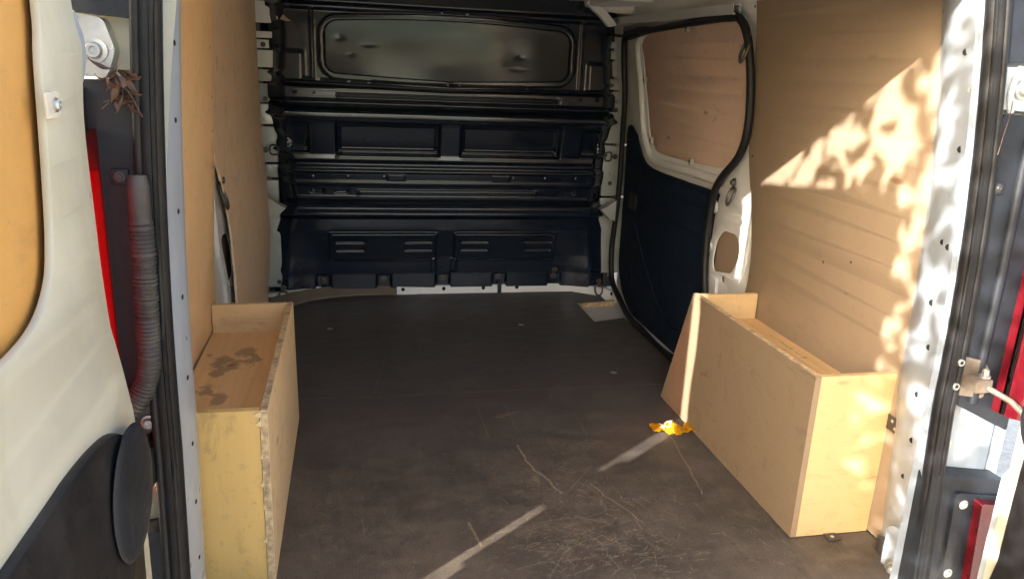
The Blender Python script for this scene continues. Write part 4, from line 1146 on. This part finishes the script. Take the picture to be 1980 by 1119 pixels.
# ------------------------------------------------------------------ dry leaves caught behind the left hinge
def leaf_clump():
    t = thing('dry_leaf_clump', 'clump of curled brown dead leaves stuck by the left door hinge', 'leaves', (-.776, -.14, 1.06))
    def leaf(c, L, w, d, curl, tw):
        d = Vector(d).normalized(); a = d.orthogonal().normalized(); a = Matrix.Rotation(tw, 3, d) @ a; n = d.cross(a)
        bm = bmesh.new(); rows = []
        N = 9
        for i in range(N):
            s = i / (N - 1); ww = w * (math.sin(math.pi * (s * .9 + .06)) ** .8) + .0006
            ang = curl * s
            pos = Vector(c) + d * (L * (math.sin(ang) / max(curl, .01))) + n * (L * (1 - math.cos(ang)) / max(curl, .01))
            bend = n * math.cos(ang) - d * math.sin(ang)
            rows.append([bm.verts.new(pos + a * ww * q + bend * (ww * .9 * abs(q) + .0012 * math.sin(9 * s + q * 3))) for q in (-1, -.4, .4, 1)])
        for A, B in zip(rows, rows[1:]):
            for k in range(3): bm.faces.new((A[k], A[k + 1], B[k + 1], B[k]))
        for v in bm.verts: v.co = Vector((-.776, -.146, 1.063)) + (v.co - Vector((-.776, -.146, 1.063))) * .8
        put('dead_leaf', finish(bm, 'dead_leaf', 70), LEAF_DRY, t)
    lr = np.random.RandomState(5)
    spec = [((-.782, -.150, 1.082), .050, .006, (-.9, -.1, -.25), 1.5, .4)]
    for k in range(26):
        zc = 1.09 - .062 * (k / 26) + lr.normal(0, .006)
        spec.append(((-.775 + lr.normal(0, .009) + .004 * (k / 26), -.150 + lr.normal(0, .006), zc), lr.uniform(.028, .055), lr.uniform(.004, .0085),
                     (lr.normal(.15, .55), lr.normal(0, .35), lr.normal(-.75, .45)), lr.uniform(1.2, 3.0), lr.uniform(0, 6.28)))
    for s_ in spec: leaf(*s_)
    for (a, b) in (((-.774, -.152, 1.04), (-.800, -.158, 1.022)), ((-.772, -.152, 1.036), (-.796, -.160, 1.032)), ((-.77, -.152, 1.06), (-.745, -.16, 1.012))):
        tube('twig', [a, ((a[0] + b[0]) / 2, a[1] - .004, (a[2] + b[2]) / 2 + .003), b], .0011, LEAF_DRY, t, 5)
leaf_clump()

# ------------------------------------------------------------------ sweet wrapper on the floor
def wrapper():
    t = thing('sweet_wrapper', 'crumpled yellow and orange foil sweet wrapper on the floor', 'wrapper', (.555, .705, .0))
    U, V = np.meshgrid(np.linspace(0, 1, 56), np.linspace(-1, 1, 30))
    L = .136
    ax = Vector((.134, -.010, 0)).normalized(); ay = Vector((.05, .99, 0)).normalized()
    body = np.exp(-((U - .50) / .20) ** 2)
    pinch = 1 - .45 * np.exp(-((U - .27) / .06) ** 2) - .55 * np.exp(-((U - .76) / .05) ** 2)
    hw = (.026 + .014 * body) * pinch
    h = .004 + .022 * body * (1 - V ** 2) + .010 * np.exp(-((U - .93) / .08) ** 2) + .006 * (U < .25)
    r = np.random.RandomState(3)
    cr_ = np.zeros_like(U)
    for _ in range(26):
        a, f, p = r.uniform(0, math.pi), r.uniform(8, 34), r.uniform(0, 6.28)
        cr_ += r.uniform(.3, 1) * np.abs(((f * (U * math.cos(a) * 2 + V * .6 * math.sin(a)) + p) % 2) - 1)
    cr_ = (cr_ - cr_.mean()) / cr_.std()
    h = np.maximum(h + .0022 * cr_, .0015)
    cx = .487 + U * L * ax.x; cy = .712 + U * L * ax.y + .006 * np.sin(U * 6)
    X = np.stack([cx + V * hw * ay.x + .001 * cr_, cy + V * hw * ay.y + .004 * np.sin(U * 30) * (np.abs(V) > .9), h], -1)
    put('foil', grid_mesh('foil', X), WRAP, t)
    # white lettering printed on the foil, as far as it can be made out
    def stroke(pts, rr=.0017):
        Q = []
        for (u, v) in pts:
            j = int(np.clip(u, 0, 1) * 55); i = int((np.clip(v, -1, 1) + 1) / 2 * 29); q = X[i, j]
            Q.append((q[0], q[1], q[2] + .0022))
        return Q
    for pts in ([(.24, .75), (.24, -.75)], [(.24, .7), (.30, .55), (.30, .2), (.25, .05), (.31, -.15), (.31, -.55), (.25, -.75)], [(.38, -.5), (.36, -.1), (.38, .3), (.42, .3), (.44, -.1), (.42, -.5), (.38, -.5)], [(.46, .7), (.50, .2), (.46, -.2)], [(.52, .8), (.55, .5)], [(.60, .7), (.64, .2)]):
        tube('printed_letter', stroke(pts), .0014, PRINT, t, 5)
wrapper()

# ------------------------------------------------------------------ the tree whose leaves dapple the sunlight (behind and left of the viewer)
def tree():
    S = -SUN_TRAVEL
    N = Vector((-.612, .791, 0))
    c = Vector((.84, .3, .75)) + S * 4.1 + N * (-.16)
    k0 = c - N * 1.0
    t = thing('broadleaf_tree', 'leafy tree outside the van on the left', 'tree', (k0.x, k0.y, -.56))
    bm = bmesh.new()
    tube_bm(bm, [(k0.x, k0.y, -.6), (k0.x + .05, k0.y, .4), (k0.x, k0.y + .05, 1.4), (k0.x + .04, k0.y, 2.4), (k0.x, k0.y, 3.6)], [.13, .11, .09, .06, .02], 10)
    limbs = []
    for k in range(16):
        a = k * 2.4; z0 = 1.5 + .12 * k; L = rng.uniform(.8, 1.5)
        e = Vector((k0.x, k0.y, z0 + rng.uniform(.2, .7))) + (N * rng.uniform(.3, .9) + S.cross(N) * rng.uniform(-.2, .2)) * (1 if k % 3 else -1)
        mid = (Vector((k0.x, k0.y, z0)) + e) / 2 + Vector((0, 0, .08))
        tube_bm(bm, [(k0.x, k0.y, z0), tuple(mid), tuple(e)], [.022, .014, .005], 6)
    put('trunk', finish(bm, 'trunk', 60), BARK, t)
    V = []; F = []
    cl = []
    def foliage(count, n0, n1, z0, z1, d0=2.7, d1=3.7):
        # twigs spread through the crown's depth
        for _ in range(count):
            n = rng.uniform(n0, n1); z = rng.uniform(z0, z1)
            cl.append(Vector((.8, (n + .4896) / .791, z)) + S * rng.uniform(d0, d1))
    foliage(72, -.42, .10, .25, 1.50, 2.5, 3.2)
    foliage(58, -.74, -.42, .20, 1.45, 2.5, 3.2)
    foliage(170, -.80, -.44, -1.2, .22)
    foliage(60, -.46, -.27, -.30, .42, 2.6, 3.6)
    foliage(40, -1.1, -.80, 1.0, 2.2)
    for q in cl:
        for _ in range(6):
            p = q + Vector(rng.normal(0, .10, 3))
            if p.x * -.612 + p.y * .791 > .12: continue
            d = Vector(rng.normal(0, 1, 3)).normalized(); d.z -= .4; d.normalize()
            a = d.orthogonal().normalized(); a = Matrix.Rotation(rng.uniform(0, 6.28), 3, d) @ a
            L = rng.uniform(.06, .095); w_ = L * .27; k = len(V)
            n_ = d.cross(a) * .01
            V += [p, p + d * L * .35 + a * w_ + n_, p + d * L * .75 + a * w_ * .8 + n_, p + d * L, p + d * L * .75 - a * w_ * .8 + n_, p + d * L * .35 - a * w_ + n_]
            F += [(k, k + 1, k + 2, k + 3), (k, k + 3, k + 4, k + 5)]
    me = bpy.data.meshes.new('crown'); me.from_pydata([tuple(v) for v in V], [], F); me.update()
    put('crown', me, LEAF_GREEN, t)
tree()
